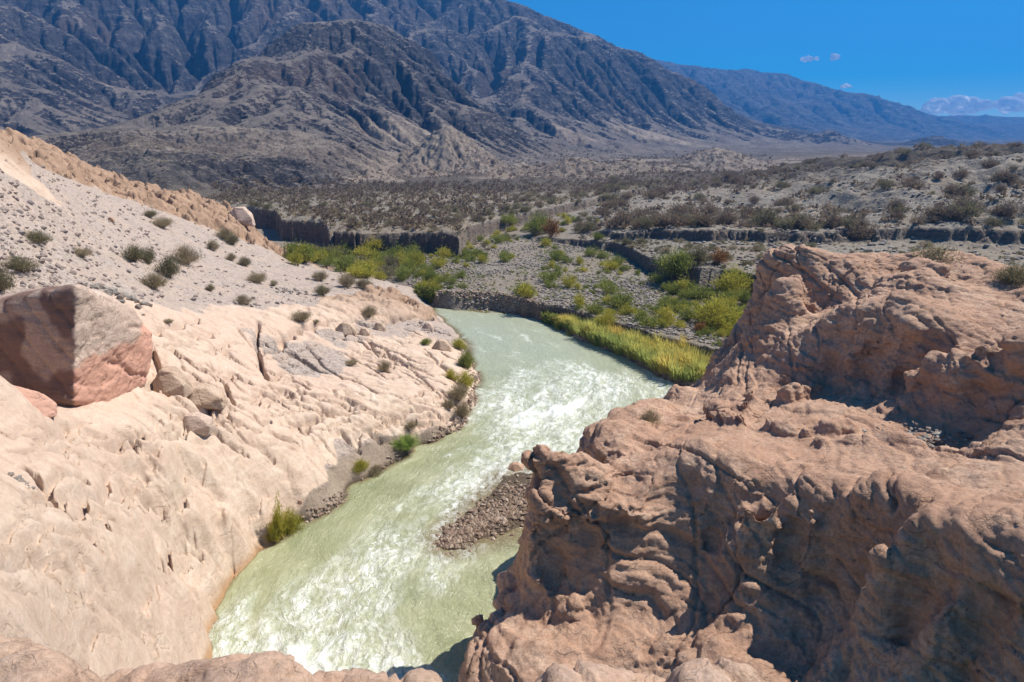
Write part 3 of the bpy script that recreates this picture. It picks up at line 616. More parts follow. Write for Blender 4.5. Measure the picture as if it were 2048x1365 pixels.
def joints(x, y, z, n, sp, wob, seed):
    """parallel fractures: groove profile and a step value per slab"""
    s = (x*n[0]+y*n[1]+z*n[2])/sp+wob
    k = np.floor(s); f = s-k; h = lambda q: ((_hash(q.astype(np.int32), np.full(q.shape, seed, np.int32), np.zeros(q.shape, np.int32)) & np.uint32(1023)).astype(np.float32)/1023)
    e0 = .35*(h(k)-.5); e1 = 1+.35*(h(k+1)-.5)       # irregular spacing
    k2 = np.where(f < e0, k-1, np.where(f > e1, k+1, k)); d = np.minimum(np.abs(f-e0), np.abs(f-e1))*sp
    return d, h(k2+77)
def rock_detail(V, N, amp=1.0, bed=.5, bdir=(.10, -.08, 1.0), bamp=.12, blk=.5, bump=1.0, seed=0, joint=1.0, grit=1.0):
    """weathered sandstone: ledges along the bedding, long fractures, blocks between them, grit"""
    x, y, z = V.T
    with np.errstate(over='ignore'):
        a1 = perlin(x*.25, y*.25, z*.25, seed); a2 = perlin(x*.7, y*.7, z*.7, seed+1); a3 = perlin(x*1.9, y*1.9, z*1.9, seed+2)
        steep = 1-np.abs(N[:, 2])
        s = (x*bdir[0]+y*bdir[1]+z*bdir[2])+a1*.22+a2*.06+a3*.015
        q = s/bed; k = np.floor(q); fr = q-k; hh = perlin(k*1.73+.5, 0*x, x*.10+y*.1, seed+5)
        led = sst(0, .22, fr)*(1-sst(.80, 1, fr)*.55)     # a sharp undercut below each layer, a rounded lip above
        lm = sst(-.15, .3, perlin(x*.16+9, y*.16, z*.3, seed+6))
        d = ((led-.8)*bamp*(.5+.9*(hh+.5))+hh*bamp*1.3)*lm*(.25+.75*steep)
        for i, (n, sp, dp, off) in enumerate([((.80, .45, .40), .95/blk, .50, .34), ((-.45, .85, .30), 1.3/blk, .44, .30), ((.62, -.55, .55), .55/blk, .30, .10)]):
            g, st = joints(x, y, z, n, sp, a1*.35+a2*.09+a3*.02, seed+11+i)
            fm = sst(.0, .16, perlin(x*.15+i*3, y*.15+5, z*.18, seed+8+i))
            d += joint*fm*((st-.5)*off-dp*sst(.13, .0, g)**1.3-.03*sst(.6, 0, g))*(.55+.55*steep)
        c1, c2, ci = worley(x*1.1+a3*.2, y*1.1, z*1.5, seed+9); fm2 = sst(.22, .45, perlin(x*.3+3, y*.3, z*.3, seed+10))
        d += joint*fm2*((ci-.5)*.20-.16*sst(.12, 0, c2-c1))
        for i_, (sc_, am) in enumerate([(.22, .13), (.5, .07), (1.3, .035)]):
            pn = perlin(x*sc_+a3*.03, y*sc_, z*sc_*2.2, seed+50+i_); d += am*(sst(0, .045, pn)+sst(.30, .34, pn)*.7-.5)
        r1 = ridged(x*1.1, y*1.1, z*2.2, 4, seed+20, .55)
        d += a1*.30*bump+a2*.05*bump+(r1-1)*.035*grit+fbm(x*5, y*5, z*7, 3, seed+25, .6)*.02*grit
    return V+N*(d*amp)[:, None]

def mat_stone(name, dark, mid_, light, var, scale=1.0, scar=None):
    b = NB(name); P1 = b.pos()
    Pw = b.pos(scale=(1, 1, 3.2), rot=(R(-5), R(8), R(30)))
    lay = b.noise(Pw, .9*scale, 6, .62, .7); big = b.noise(P1, .16*scale, 4, .6); fine = b.noise(P1, 9*scale, 6, .7); m2 = b.noise(P1, 1.3*scale, 5, .62)
    col = b.ramp(lay, [(.28, dark), (.5, mid_), (.72, light)])
    col = b.mix(b.ramp(big, [(.42, 0), (.62, .8)]), col, var)
    col = b.mix(b.ramp(m2, [(.55, 0), (.75, .5)]), col, light)
    col = b.mix(b.ramp(fine, [(.38, .6), (.56, 0)]), col, tuple(c*.72 for c in dark))
    stk = b.noise(b.pos(scale=(1.2, 1.2, .22)), 1.1*scale, 5, .65); col = b.mix(b.ramp(stk, [(.54, 0), (.68, .45)]), col, tuple(c*.62 for c in var))
    if scar: col = b.mix(b.attr('scar'), col, scar); col = b.mix(b.attr('varnish_shade'), col, (.20, .125, .10))
    ck = b.vor(b.pos(warp=b.noise(P1, .7*scale, 3, .6, col=True), wa=2.4/scale, scale=(.3, .9, 1.6), rot=(R(10), R(15), R(25))), .95*scale)
    gate = b.ramp(b.noise(P1, .9*scale, 3, .6), [(.48, 1), (.58, 0)])
    ckm = b.math('MAXIMUM', b.ramp(ck, [(0, 0), (.03, 1)]), gate)
    n1 = b.bump(ckm, .05/scale, .7)
    hh = b.math('ADD', b.math('MULTIPLY', b.noise(b.pos(scale=(1, 1, 2.4), rot=(R(-5), R(8), 0)), 3.2*scale, 11, .74), .5), b.math('MULTIPLY', fine, .12))
    n2 = b.bump(hh, .24/scale, .85, n1)
    return b.done(col, n2)
M_right = mat_stone('red_sandstone', (.38, .225, .15), (.50, .325, .23), (.60, .43, .32), (.42, .245, .165))
M_ledge = mat_stone('ledge_sandstone', (.46, .31, .22), (.58, .41, .30), (.66, .50, .39), (.52, .34, .25), 2.0)
M_pale = mat_stone('pale_sandstone', (.42, .29, .20), (.56, .42, .31), (.64, .52, .41), (.50, .36, .27), 1.2)
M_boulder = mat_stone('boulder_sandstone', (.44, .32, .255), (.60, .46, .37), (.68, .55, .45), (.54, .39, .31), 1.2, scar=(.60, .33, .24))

# ---- right massif: (px, py, height)
RM_PTS = [
 # tower over the gravel bar and the rim toward the river
 (1062,912,8.5),(1110,905,8.4),(1160,900,8.2),(1250,908,7.8),(1120,950,8.0),(1200,960,7.7),(1075,960,7.9),(1250,960,7.3),
 (1180,855,6.8),(1215,828,6.3),(1255,802,5.8),(1300,790,5.4),(1350,775,4.8),(1200,880,7.2),(1250,850,6.6),(1310,830,6.6),(1330,870,6.6),(1290,900,7.0),(1370,820,4.9),(1400,790,4.6),(1390,850,5.6),
 # below the tower top: stepped face toward the camera
 (1060,1020,6.8),(1130,1020,6.9),(1200,1030,6.9),(1060,1080,5.3),(1120,1090,5.4),(1190,1100,5.4),(1250,1060,6.2),(1040,1120,4.3),(1100,1150,4.3),(1180,1190,3.9),(1100,1180,3.6),
 (1010,1150,3.0),(960,1200,2.2),(1000,1230,2.6),(1060,1220,3.2),(940,1270,1.7),(925,1340,1.5),(1000,1330,2.6),(1100,1300,3.4),(1000,1420,2.2),(1100,1450,2.6),
 (1200,1260,3.6),(1300,1190,4.4),(1300,1300,3.8),(1250,1400,3.2),(1400,1340,4.2),(1500,1400,4.6),(1300,1120,5.4),(1290,1010,7.3),(1300,960,7.8),(1330,1060,6.3),
 # slab and notch behind it
 (1360,880,8.2),(1420,870,8.6),(1380,940,8.1),(1420,1000,7.6),(1360,1000,7.2),(1480,900,8.6),(1470,950,8.6),
 (1430,820,6.9),(1480,790,7.3),(1420,760,5.4),(1425,715,5.7),(1450,690,5.9),(1500,760,7.4),(1550,800,8.0),(1570,740,8.3),(1500,700,6.8),(1620,840,8.3),(1530,850,8.1),
 # far tower
 (1500,625,8.2),(1505,590,9.6),(1512,545,11.2),(1535,515,12.4),(1562,500,13.1),(1600,515,12.8),(1560,560,11.9),(1600,560,12.0),(1560,600,10.4),(1600,610,10.8),(1540,650,8.4),(1590,670,8.6),
 (1640,503,13.1),(1700,512,13.0),(1760,510,13.0),(1820,500,13.6),(1860,497,13.8),(1900,505,13.6),(1960,520,13.4),(2048,535,13.2),(2200,545,13.2),(1700,550,12.3),(1800,560,12.2),(1850,530,13.5),(1900,570,12.4),(2000,580,12.5),(2200,620,12.6),(1750,590,11.9),(1850,610,12.1),
 # hollow: rim and foot
 (1660,630,11.2),(1710,620,11.9),(1780,628,12.1),(1850,640,12.2),(1920,660,12.2),(2000,690,12.2),(2060,700,12.4),(1620,660,9.6),
 (1650,690,9.9),(1720,690,10.4),(1800,700,10.8),(1900,720,11.2),(1660,760,8.2),(1720,780,8.3),(1800,790,8.7),(1860,780,9.3),(1930,760,10.1),(2048,745,11.2),(2200,770,11.6),
 # benches in front of it
 (1660,830,8.1),(1750,840,8.4),(1850,830,9.0),(1950,820,9.7),(2048,810,10.6),(2200,830,11.2),(1600,890,8.4),(1700,900,8.7),(1800,890,9.1),(1900,900,9.5),(2048,915,10.1),
 (1800,915,8.9),(1900,930,8.8),(2048,950,9.3),(1700,930,8.6),(2250,980,10),
 # roof of the big overhanging wall and its foot
 (1500,985,8.7),(1560,980,9.0),(1620,985,9.2),(1700,990,9.5),(1780,995,9.8),(1650,960,9.0),(1780,960,9.3),(1900,980,9.8),(2048,1000,10.4),
 (1490,1040,7.8),(1560,1050,7.7),(1650,1050,8.0),(1740,1060,8.7),(1500,1140,5.4),(1580,1170,5.6),(1650,1190,5.9),(1715,1200,6.6),(1420,1100,5.6),(1420,1200,4.8),
 (1760,1080,9.6),(1840,1040,10.3),(1950,1060,10.8),(2048,1060,11.2),(1740,1160,8.2),(1800,1180,8.6),(1900,1180,9.6),(2048,1180,10.4),(2250,1150,11.2),
 (1500,1240,4.9),(1600,1260,5.2),(1720,1270,5.9),(1820,1280,7.4),(1950,1290,8.4),(2048,1290,9.2),(1650,1340,5.0),(1800,1350,6.2),(1950,1365,7.6),(2048,1400,8.3),(2250,1350,9.8),
 (1600,1500,4.6),(1900,1550,6.2),(2200,1600,8.0)]
_q = []; _v = []
for px, py, zz in RM_PTS:
    x, y = P(px, py, zz); _q.append((x, y)); _v.append(zz)
# foot along the river: just outside the visible outline, dropping below the water
for px, py, zz, dx, dy in [(1062,912,8.5,-.9,.7),(1062,960,7.9,-1.1,0),(1060,1020,6.8,-1.0,0),(1060,1080,5.3,-1.2,.0),(1040,1120,4.3,-1.2,.2),(1010,1150,3.0,-1.0,.3),(960,1200,2.2,-.8,.4),(940,1270,1.7,-.9,.0),(925,1340,1.5,-.9,0),(1000,1420,2.2,-2.2,0),
      (1110,905,8.4,-.2,2.2),(1160,900,8.2,-.3,2.4),(1180,855,6.8,-.8,2.6),(1215,828,6.3,-.8,2.8),(1255,802,5.8,-.9,2.8),(1300,790,5.4,-.8,3.0),(1350,775,4.8,-.8,3.0),(1390,770,4.6,-.2,4.2),(1425,715,5.7,-.9,2.6),(1450,690,5.9,-1.0,1.6),(1500,625,8.2,-1.2,1.0),(1512,545,11.2,-1.3,2.0),(1562,500,13.1,-1.5,5),
      (1640,503,13.1,0,7),(1760,510,13.0,0,8),(1860,497,13.8,0,9),(2048,535,13.2,0,12),(2200,545,13.2,0,14),(1100,1450,2.6,-3,-3)]:
    x, y = P(px, py, zz); _q.append((x+dx, y+dy)); _v.append(-1.5 if zz < 13.0 else 3.0)
for x, y, zz in [(0, 11, -2), (3, 9, 0), (8, 7, 2), (14, 6, 5), (0, 5, -2), (22, 8, 9), (-4, 15, -3), (-5, 20, -3), (-4, 26, -3), (0, 34, -3), (5, 44, -3), (40, 20, 13), (44, 36, 13), (40, 48, 6), (20, 56, 1), (40, 60, 1), (8, 56, -2)]:
    _q.append((x, y)); _v.append(zz)
RMH = RBF(_q, _v, .04)
st = .22; xs = np.arange(-4, 44, st); ys = np.arange(7, 60, st); X, Y = np.meshgrid(xs, ys)
H = RMH(X, Y); H = np.clip(H, -2.2, 15)
H = H+(fbm(X*.4, Y*.4, H*.3, 3, 91)*.22)*(H > -1)
V, Fc = solid(H, xs[0], ys[0], st, -3.0)
parts = [(V, Fc)]
rr = np.random.RandomState(11)
# rows of rounded knobs along the rims: (pixels of the row, height, count, size)
def knobs(pl, zs, n, s, jit=.25, up=1.3):
    pl = np.array(pl, float); t = np.linspace(0, 1, n); L = np.linspace(0, 1, len(pl))
    for i, q in enumerate(t):
        px = np.interp(q, L, pl[:, 0])+rr.randn()*8*jit; py = np.interp(q, L, pl[:, 1])+rr.randn()*10*jit; zz = np.interp(q, L, zs)
        x, y = P(px, py, zz); sz = s*(.7+.6*rr.rand()); zz = float(RMH(np.array([x]), np.array([y]))[0])+sz*.15
        parts.append(ball((x, y+sz*.25, zz-sz*.25), (sz, sz*1.15, sz*up*(.8+.4*rr.rand())), 2, rr.rand()*3, int(rr.rand()*1e5)))
knobs([(1720,640),(1790,640),(1850,665)], [11.6,11.9,11.8], 9, .42)
knobs([(1715,665),(1790,668),(1850,690)], [11.0,11.2,11.2], 8, .36)
knobs([(1870,700),(1940,720),(2048,730)], [11.4,11.4,11.8], 7, .75, up=1.0)
knobs([(1560,790),(1600,770),(1640,765)], [8.1,8.5,8.4], 6, .40, up=1.6)
knobs([(1540,850),(1580,865),(1620,860)], [8.2,8.4,8.5], 6, .34)
knobs([(1650,890),(1720,905),(1800,905),(1850,905),(1930,915),(2048,930)], [8.5,8.5,8.7,9.0,9.2,9.6], 13, .38, up=.9)
knobs([(1900,905),(2048,918)], [9.2,9.9], 5, .6, up=.8)
knobs([(1490,965),(1560,955),(1610,975)], [8.6,8.9,9.0], 5, .45, up=.9)
knobs([(1500,800),(1480,850),(1440,830)], [7.5,7.8,7.3], 5, .5)
knobs([(1660,860),(1700,850)], [8.5,8.7], 3, .5)
knobs([(1080,925),(1090,960)], [8.2,7.9], 2, .55)
knobs([(1080,1050),(1200,1060),(1260,1050)], [6.2,6.0,6.2], 6, .45, up=.8)
knobs([(1030,1180),(1090,1160),(1150,1200)], [3.6,4.2,4.0], 4, .7, up=.8)
knobs([(1600,530),(1850,520),(1880,540)], [12.9,13.5,13.3], 3, .7)
V, Fc = merge(parts)
V, Q, N = remesh(V, Fc, .078)
V = relax(V, Q, 2, .5); N = normals(V, Q)
keep = V[:, 2] > -1.6
# pothole in the near block
cx, cy = P(1822, 1095, 9.9); cc = np.array([cx, cy, 10.25]); dd = np.linalg.norm(V-cc, axis=1)
V = V+(V-cc)/(dd[:, None]+1e-6)*np.maximum(0, .85-dd)[:, None]*.95
N = normals(V, Q)
near = sst(34, 22, np.hypot(V[:, 0], V[:, 1]))
V = rock_detail(V, N, 1.0, bed=.75, bdir=(.10, -.30, 1.0), bamp=.30, blk=.30, seed=3, joint=.5)
N = normals(V, Q)
V = rock_detail(V, N, .30, bed=.24, bdir=(-.05, -.1, 1.0), bamp=.30, blk=.7, seed=40, joint=.45, bump=.3)
kq = keep[Q].all(1)
u, inv = np.unique(Q[kq], return_inverse=True)
massif = struct(mesh_np('canyon_cliff', V[u], inv.reshape(-1, 4), M_right))
print('massif', len(u))

# ---- ledge the photographer stands on
lp = [(-600,1250,15.8),(-200,1240,15.9),(0,1262,16.0),(60,1266,16.0),(110,1290,15.95),(145,1345,15.8),(190,1350,15.2),(300,1320,15.5),(420,1296,15.7),(520,1292,15.7),(575,1298,15.7),(610,1350,15.4),
      (650,1336,15.2),(740,1316,15.4),(820,1312,15.45),(880,1321,15.4),(905,1375,15.0),(1000,1400,14.9),(1060,1351,15.1),(1110,1321,15.4),(1180,1316,15.4),(1240,1336,15.3),(1330,1351,15.0),(1350,1321,15.5),(1380,1304,15.7),(1450,1306,15.7),(1510,1318,15.6),(1535,1370,15.3),(1640,1420,14.8),(1900,1420,15.0),(2300,1420,15.2)]
st = .06; xs = np.arange(-5, 5, st); ys = np.arange(-1.5, 5.4, st); X, Y = np.meshgrid(xs, ys)
ed = sorted([(math.atan2(*P(a, b, c_)), math.hypot(*P(a, b, c_)), c_) for a, b, c_ in lp])
t_ = np.array([e[0] for e in ed]); TT = np.arctan2(X, Y); RR = np.hypot(X, Y)
re_ = np.interp(TT, t_, [e[1] for e in ed]); ze = np.interp(TT, t_, [e[2] for e in ed])
H = ze+.05+(re_-RR)*.10+sst(2.6, .8, RR)*1.2
H = np.where(RR > re_, ze-(RR-re_)*6-.0, H)-np.where(np.abs(RR-re_) < .35, (.35-np.abs(RR-re_))**2*1.2, 0)
H = np.maximum(H, 12.2)+perlin(X*1.3, Y*1.3, seed=70)*.05
V, Fc = solid(H, xs[0], ys[0], st, 12.0)
V, Q, N = remesh(V, Fc, .04); V = relax(V, Q, 2, .5); N = normals(V, Q)
V = rock_detail(V*2.6, N, .9, bed=.5, bdir=(.3, -.2, 1.0), bamp=.10, blk=.8, seed=80, joint=.8, bump=.6)/2.6
keep = V[:, 2] > 12.35; kq = keep[Q].all(1); u, inv = np.unique(Q[kq], return_inverse=True)
ledge = struct(mesh_np('rock_ledge', V[u], inv.reshape(-1, 4), M_ledge))
# ================================================================== lookups on the built terrain
ALLR = np.concatenate([RR1[:-1], RR2[RR2 > R1]]); ALLZ = np.vstack([gz[:-1], z[RR2 > R1]])
LNR = np.log(ALLR)
def hgt(x, y):
    x = np.asarray(x, float); y = np.asarray(y, float)
    t = (np.arctan2(x, y)-TH[0])/DT; r = np.hypot(x, y); k = np.clip(np.searchsorted(ALLR, r)-1, 0, len(ALLR)-2)
    fr = np.clip((r-ALLR[k])/(ALLR[k+1]-ALLR[k]), 0, 1); j = np.clip(t.astype(int), 0, len(TH)-2); ft = np.clip(t-j, 0, 1)
    return (ALLZ[k, j]*(1-ft)+ALLZ[k, j+1]*ft)*(1-fr)+(ALLZ[k+1, j]*(1-ft)+ALLZ[k+1, j+1]*ft)*fr
def hit(px, py):        # where the sight line of a pixel first meets the ground
    X, Y, Z = [float(v) for v in ray(px, py)]; th = math.atan2(X, Y); h = math.hypot(X, Y)
    j = int(np.clip(round((th-TH[0])/DT), 0, len(TH)-1)); zr = CAMZ+Z/h*ALLR
    b = np.nonzero(zr <= ALLZ[:, j])[0]; b = b[b > 3]; k = b[0] if len(b) else len(ALLR)-1
    r = ALLR[k]; return math.sin(th)*r, math.cos(th)*r, float(ALLZ[k, j]), math.hypot(r, CAMZ-ALLZ[k, j])

# ================================================================== RIVER
cl = np.array([P(a, b, 0) for a, b in [(760,1900),(740,1450),(740,1300),(760,1180),(800,1060),(900,960),(1020,870),(1110,790),(1110,730),(1040,680),(960,642),(900,622),(830,603),(700,590)]])
tt = np.linspace(0, len(cl)-1, 300); cl = np.stack([np.interp(tt, np.arange(len(cl)), cl[:, k]) for k in (0, 1)], 1)
for _ in range(40): cl[1:-1] = cl[1:-1]*.5+(cl[2:]+cl[:-2])*.25
ds = np.r_[0, np.cumsum(np.linalg.norm(np.diff(cl, axis=0), axis=1))]
wth = np.arange(R(-34), R(26), .0020); wrr = 9.0*np.exp(np.arange(0, math.log(120/9.0), .0030))
WT, WR = np.meshgrid(wth, wrr); wx = (np.sin(WT)*WR).astype(np.float32); wy = (np.cos(WT)*WR).astype(np.float32)
best = np.full(wx.shape, 1e9, np.float32); wu = np.zeros_like(wx); wv = np.zeros_like(wx)
for i in range(0, len(cl)-1, 2):
    a = cl[i]; b_ = cl[min(i+2, len(cl)-1)]; e = b_-a; L2 = (e**2).sum()
    t = np.clip(((wx-a[0])*e[0]+(wy-a[1])*e[1])/L2, 0, 1); ex = wx-a[0]-t*e[0]; ey = wy-a[1]-t*e[1]; d = ex*ex+ey*ey
    m = d < best; best = np.where(m, d, best); wu = np.where(m, ds[i]+t*math.sqrt(L2), wu); wv = np.where(m, np.sign(e[0]*ey-e[1]*ex)*np.sqrt(d), wv)
FP = [(1000,640,.10),(900,620,.06),(1100,680,.18),(1200,720,.22),(980,700,.14),(1050,720,.30),(1150,740,.42),(960,760,.25),(1280,750,.45),(1010,780,.75),(1100,780,.72),(1200,780,.72),(1300,780,.55),(960,830,.62),(1040,830,.85),(1130,840,.80),(1000,880,.66),(930,880,.22),(1080,880,.85),(1000,920,.80),(920,930,.40),(1010,950,.65),(940,960,.78),(860,960,.25),(880,1000,.55),(800,1000,.34),(960,1000,.15),(800,1050,.38),(700,1040,.15),(880,1060,.12),(720,1110,.35),(620,1100,.20),(860,1120,.55),(800,1150,.66),(960,1120,.03),(980,1180,.03),(900,1180,.35),(780,1220,.85),(650,1180,.45),(540,1130,.18),(500,1190,.42),(560,1250,.60),(460,1240,.55),(680,1270,.90),(800,1270,.70),(850,1230,.25),(620,1330,.95),(760,1340,.9),(850,1320,.25),(450,1180,.35),(900,1300,.15),(700,1500,.8),(1000,1080,.02)]
fp = [P(a, b, 0) for a, b, c_ in FP]; FM = RBF(fp, [c_ for _, _, c_ in FP], .02)
foam = np.clip(FM(wx, wy)-.20+.36*fbm(wu*.22, wv*.45, o=3, seed=18), 0, 1)*sst(100, 70, WR)
fr_ = np.where(WR < 60, foam, 0)
chop = (.25+1.2*foam)
wz = chop*(.11*perlin(wu*.55, wv*.9, seed=1)+.10*(1-2*np.abs(perlin(wu*.9+1.0*perlin(wx*.5, wy*.5), wv*1.3, seed=2)))*foam+.055*perlin(wu*1.9, wv*2.6, seed=3)+.03*perlin(wu*4.5, wv*6, seed=4)+.02*foam*perlin(wu*9, wv*12, seed=5))
wz = wz+.22*foam**2*fbm(wu*.35, wv*.35, o=2, seed=15)-.02
depth = wz-hgt(wx, wy)
shore = sst(.5, .02, depth)
def mat_water():
    b = NB('river_water'); fl = b.attr('flow', 'Vector'); fo = b.attr('foam')
    P1 = b.pos()
    wv_ = b.noise(fl, .55, 4, .6, col=True)
    wf = b.n('ShaderNodeVectorMath', operation='MULTIPLY_ADD'); b.l(wv_, wf.inputs[0]); wf.inputs[1].default_value = (2.4, 2.4, 0); b.l(fl, wf.inputs[2]); W = wf.outputs[0]
    mp = b.n('ShaderNodeMapping'); mp.inputs['Scale'].default_value = (.36, 1.2, 1); b.l(W, mp.inputs[0]); W = mp.outputs[0]
    def threads(sc, d, lo):
        n = b.noise(W, sc, d, .62); a = b.math('ABSOLUTE', b.math('SUBTRACT', n, .5)); return b.ramp(a, [(0, 1), (lo*.8, .6), (lo*1.8, 0)])
    t1 = threads(.8, 5, .022); t2 = threads(1.9, 5, .03); t3 = threads(4.5, 4, .04)
    sp = b.noise(W, 1.35, 8, .64); patch = b.noise(W, .42, 3, .55)
    f2 = b.math('ADD', fo, b.math('MULTIPLY', b.math('SUBTRACT', patch, .5), 1.1))
    lines = b.math('MULTIPLY', b.math('MAXIMUM', b.math('MAXIMUM', t1, b.math('MULTIPLY', t2, .75)), b.math('MULTIPLY', t3, .45)), b.ramp(f2, [(.12, 0), (.45, .95)]))
    lines = b.math('MULTIPLY', lines, b.ramp(b.noise(fl, 1.6, 3, .6), [(.36, .1), (.58, 1)]))
    solid_ = b.ramp(b.math('ADD', b.math('MULTIPLY', f2, .62), b.math('MULTIPLY', sp, .75)), [(.77, 0), (.87, .5), (1.02, 1)])
    foam = b.math('MAXIMUM', lines, solid_, clamp=True)
    cw = b.noise(fl, .35, 5, .6)
    col = b.ramp(cw, [(.3, (.225, .24, .12)), (.5, (.30, .31, .17)), (.7, (.39, .385, .24))])
    col = b.mix(b.attr('pool'), col, (.37, .395, .29))
    col = b.mix(b.math('MULTIPLY', fo, .45), col, (.50, .53, .40))
    col = b.mix(b.attr('shore'), col, (.20, .16, .075))
    col = b.mix(foam, col, (.86, .88, .84))
    rip = b.noise(b.pos(scale=(1, 1, 1)), 4.5, 6, .68, .5)
    n1 = b.bump(b.math('ADD', b.noise(W, 2.2, 7, .68), b.math('MULTIPLY', rip, .15)), .22, .7)
    n2 = b.bump(foam, .05, .7, n1)
    b.b.inputs['Specular IOR Level'].default_value = .5
    return b.done(col, n2, b.math('ADD', .22, b.math('MULTIPLY', foam, .6)))
M_water = mat_water()
Wf = grid_faces(*wx.shape)
dm = depth.ravel()[Wf].max(1) > -.25
Wf = Wf[dm]; u, inv = np.unique(Wf, return_inverse=True)
pool = sst(38, 62, WR)
struct(mesh_np('river', np.stack([wx, wy, wz], -1).reshape(-1, 3)[u], inv.reshape(-1, 4), M_water,
    dict(flow=np.stack([wu, wv, 0*wu], -1).reshape(-1, 3)[u], foam=foam.ravel()[u], pool=pool.ravel()[u], shore=shore.ravel()[u])))

# ================================================================== BOULDERS
def Dp(px, py, d):
    q = Dd(px, py, d); return (float(q[0]), float(q[1]), float(q[2]))
def sculpt(name, V, Fc, vox, mat, label, cat, amp=1.0, seed=0, group=None, scar=None, bed=.45, smooth=3, joint=.6, bump=.7, base=None, dark=None):
    V, Q, N = remesh(V, Fc, vox); V = relax(V, Q, smooth, .6); N = normals(V, Q)
    sc = vox/.09
    V = rock_detail(V/sc, N, amp, bed=bed, bamp=.10, blk=.6, seed=seed, joint=joint, bump=bump)*sc
    c = V.mean(0); c[2] = V[:, 2].min()
    o = mesh_np(name, V-c, Q, mat, dict(scar=(scar(V, N) if scar else np.zeros(len(V))), varnish_shade=(dark(V, N) if dark else np.zeros(len(V)))))
    o.location = c; tag(o, label, cat, group); return o
# the big split block on the left
pts = [Dp(152,576,22.6),Dp(149,800,22.5),Dp(118,818,22.9),Dp(30,590,24.2),Dp(-10,600,24.5),Dp(-120,640,25.5),Dp(-140,800,25.6),Dp(0,790,24.2),Dp(0,815,24.4),
       Dp(175,577,23.4),Dp(240,608,25.2),Dp(270,622,26),Dp(306,668,26.6),Dp(303,705,26.2),Dp(290,770,26.0),Dp(268,815,25.4),Dp(150,816,22.9),Dp(60,574,25.8),Dp(150,570,27),Dp(-120,640,31),Dp(230,600,30),Dp(300,680,30),Dp(280,800,29),Dp(-120,800,30)]
pts = [tuple(np.array([0, 0, CAMZ])+(np.array(p)-np.array([0, 0, CAMZ]))*1.34) for p in pts]; sv, sf = hull(pts)
def scar1(V, N):
    X, Y, Z = V.T; cx, cy, cz = Dp(215, 755, 32.4); n = fbm(X*.5, Y*.5, Z*.7, 3, 71)
    return sst(.15, -.05, np.hypot((X-cx)/2.8, (Z-cz)/1.5)-1+n*.35)*(N[:, 0] > .1)
sculpt('boulder', sv, sf, .09, M_boulder, 'huge split sandstone block with a fresh orange scar on its sunlit face', 'boulder', .42, 31, scar=scar1, dark=lambda V, N: sst(-.2, .25, -.55*N[:, 1]-.9*N[:, 0]+.1)*(.35+.65*sst(-.1, .15, fbm(V[:, 0]*.45, V[:, 1]*.45, V[:, 2]*.4, 3, 75))), bed=.7, smooth=1, bump=.8)  # dark: shade of faces turned from the sun, put into colour, with varnish patches
sv, sf = hull([Dp(a, b, c*1.34) for a, b, c in [(-60,770,21.5),(0,762,21),(40,772,20.6),(80,785,20.4),(112,808,20.3),(116,832,20.1),(0,838,19.8),(-60,838,20),(60,790,22),(-60,780,23),(110,815,22),(100,838,20)]])
sculpt('boulder', sv, sf, .05, M_boulder, 'low rounded pink boulder leaning on the foot of the huge split block', 'boulder', .3, 32, scar=lambda V, N: np.full(len(V), .8))
def rock(px, py, w_, h_, mat, label, seed, amp=.5, onrm=None, group=None, name='boulder', sink=.22):
    """a loose rock whose foot is at the pixel, w_ x h_ pixels large"""
    if onrm is None: x, y, zz, d = hit(px, py)
    else: x, y = P(px, py, onrm); zz = onrm; d = math.dist((x, y, zz), (0, 0, CAMZ))
    s = d/F; W = w_*s; Hh = h_*s*1.05; rs = np.random.RandomState(seed)
    zz -= sink*Hh
    q = [(x+W*.5*a*(.8+.4*rs.rand()), y+W*.4*b_*(.8+.4*rs.rand())+W*.3, zz-.12*Hh+Hh*c_) for a, b_, c_ in [(-1,-.6,0),(1,-.5,0),(1,.7,0),(-1,.7,0),(-.9,-.5,.55),(.95,-.45,.5),(.8,.6,.65),(-.7,.6,.7),(-.35,-.35,1),(.35,-.3,.92),(.2,.5,1),(-.3,.5,.95),(0,-.9,.3)]]
    sv, sf = hull(q)
    return sculpt(name, sv, sf, max(.012, min(W, Hh)/26), mat, label, 'boulder', .42*amp, seed, group=group, smooth=2)
rock(478, 444, 46, 34, M_boulder, 'rounded tan boulder standing on the rocky crest above the dark cliff', 41)
rock(1031, 944, 36, 18, M_right, 'dark wet boulder in the white water beside the gravel bar', 42)
rock(332, 792, 66, 52, M_pale, 'pale angular boulder right of the foot of the big split block', 43)
rock(392, 812, 78, 38, M_pale, 'flat pale boulder in the rubble, second from the big split block', 44)
rock(382, 862, 56, 38, M_boulder, 'brown hollowed boulder in the rubble above the smooth slab', 45)
rock(690, 672, 42, 30, M_pale, 'square block fallen in front of the fractured ledge', 46)
rock(757, 662, 26, 22, M_pale, 'tall narrow block under the fractured ledge', 461)
rock(727, 672, 24, 20, M_pale, 'small block under the fractured ledge, next to the square one', 462)
rock(883, 702, 38, 26, M_pale, 'rounded cream boulder near the waterline below the ledge', 47)
rock(855, 662, 24, 22, M_boulder, 'grey block at the river end of the fractured ledge', 48)
rock(598, 522, 30, 26, M_boulder, 'pointed brown boulder at the foot of the rocky crest', 49)
rock(220, 442, 10, 8, M_right, 'small dark red stone alone on the grey gravel slope', 50, name='stone')
rock(600, 1014, 9, 10, M_right, 'small dark stone alone on the sand beside the willow', 51, name='stone')
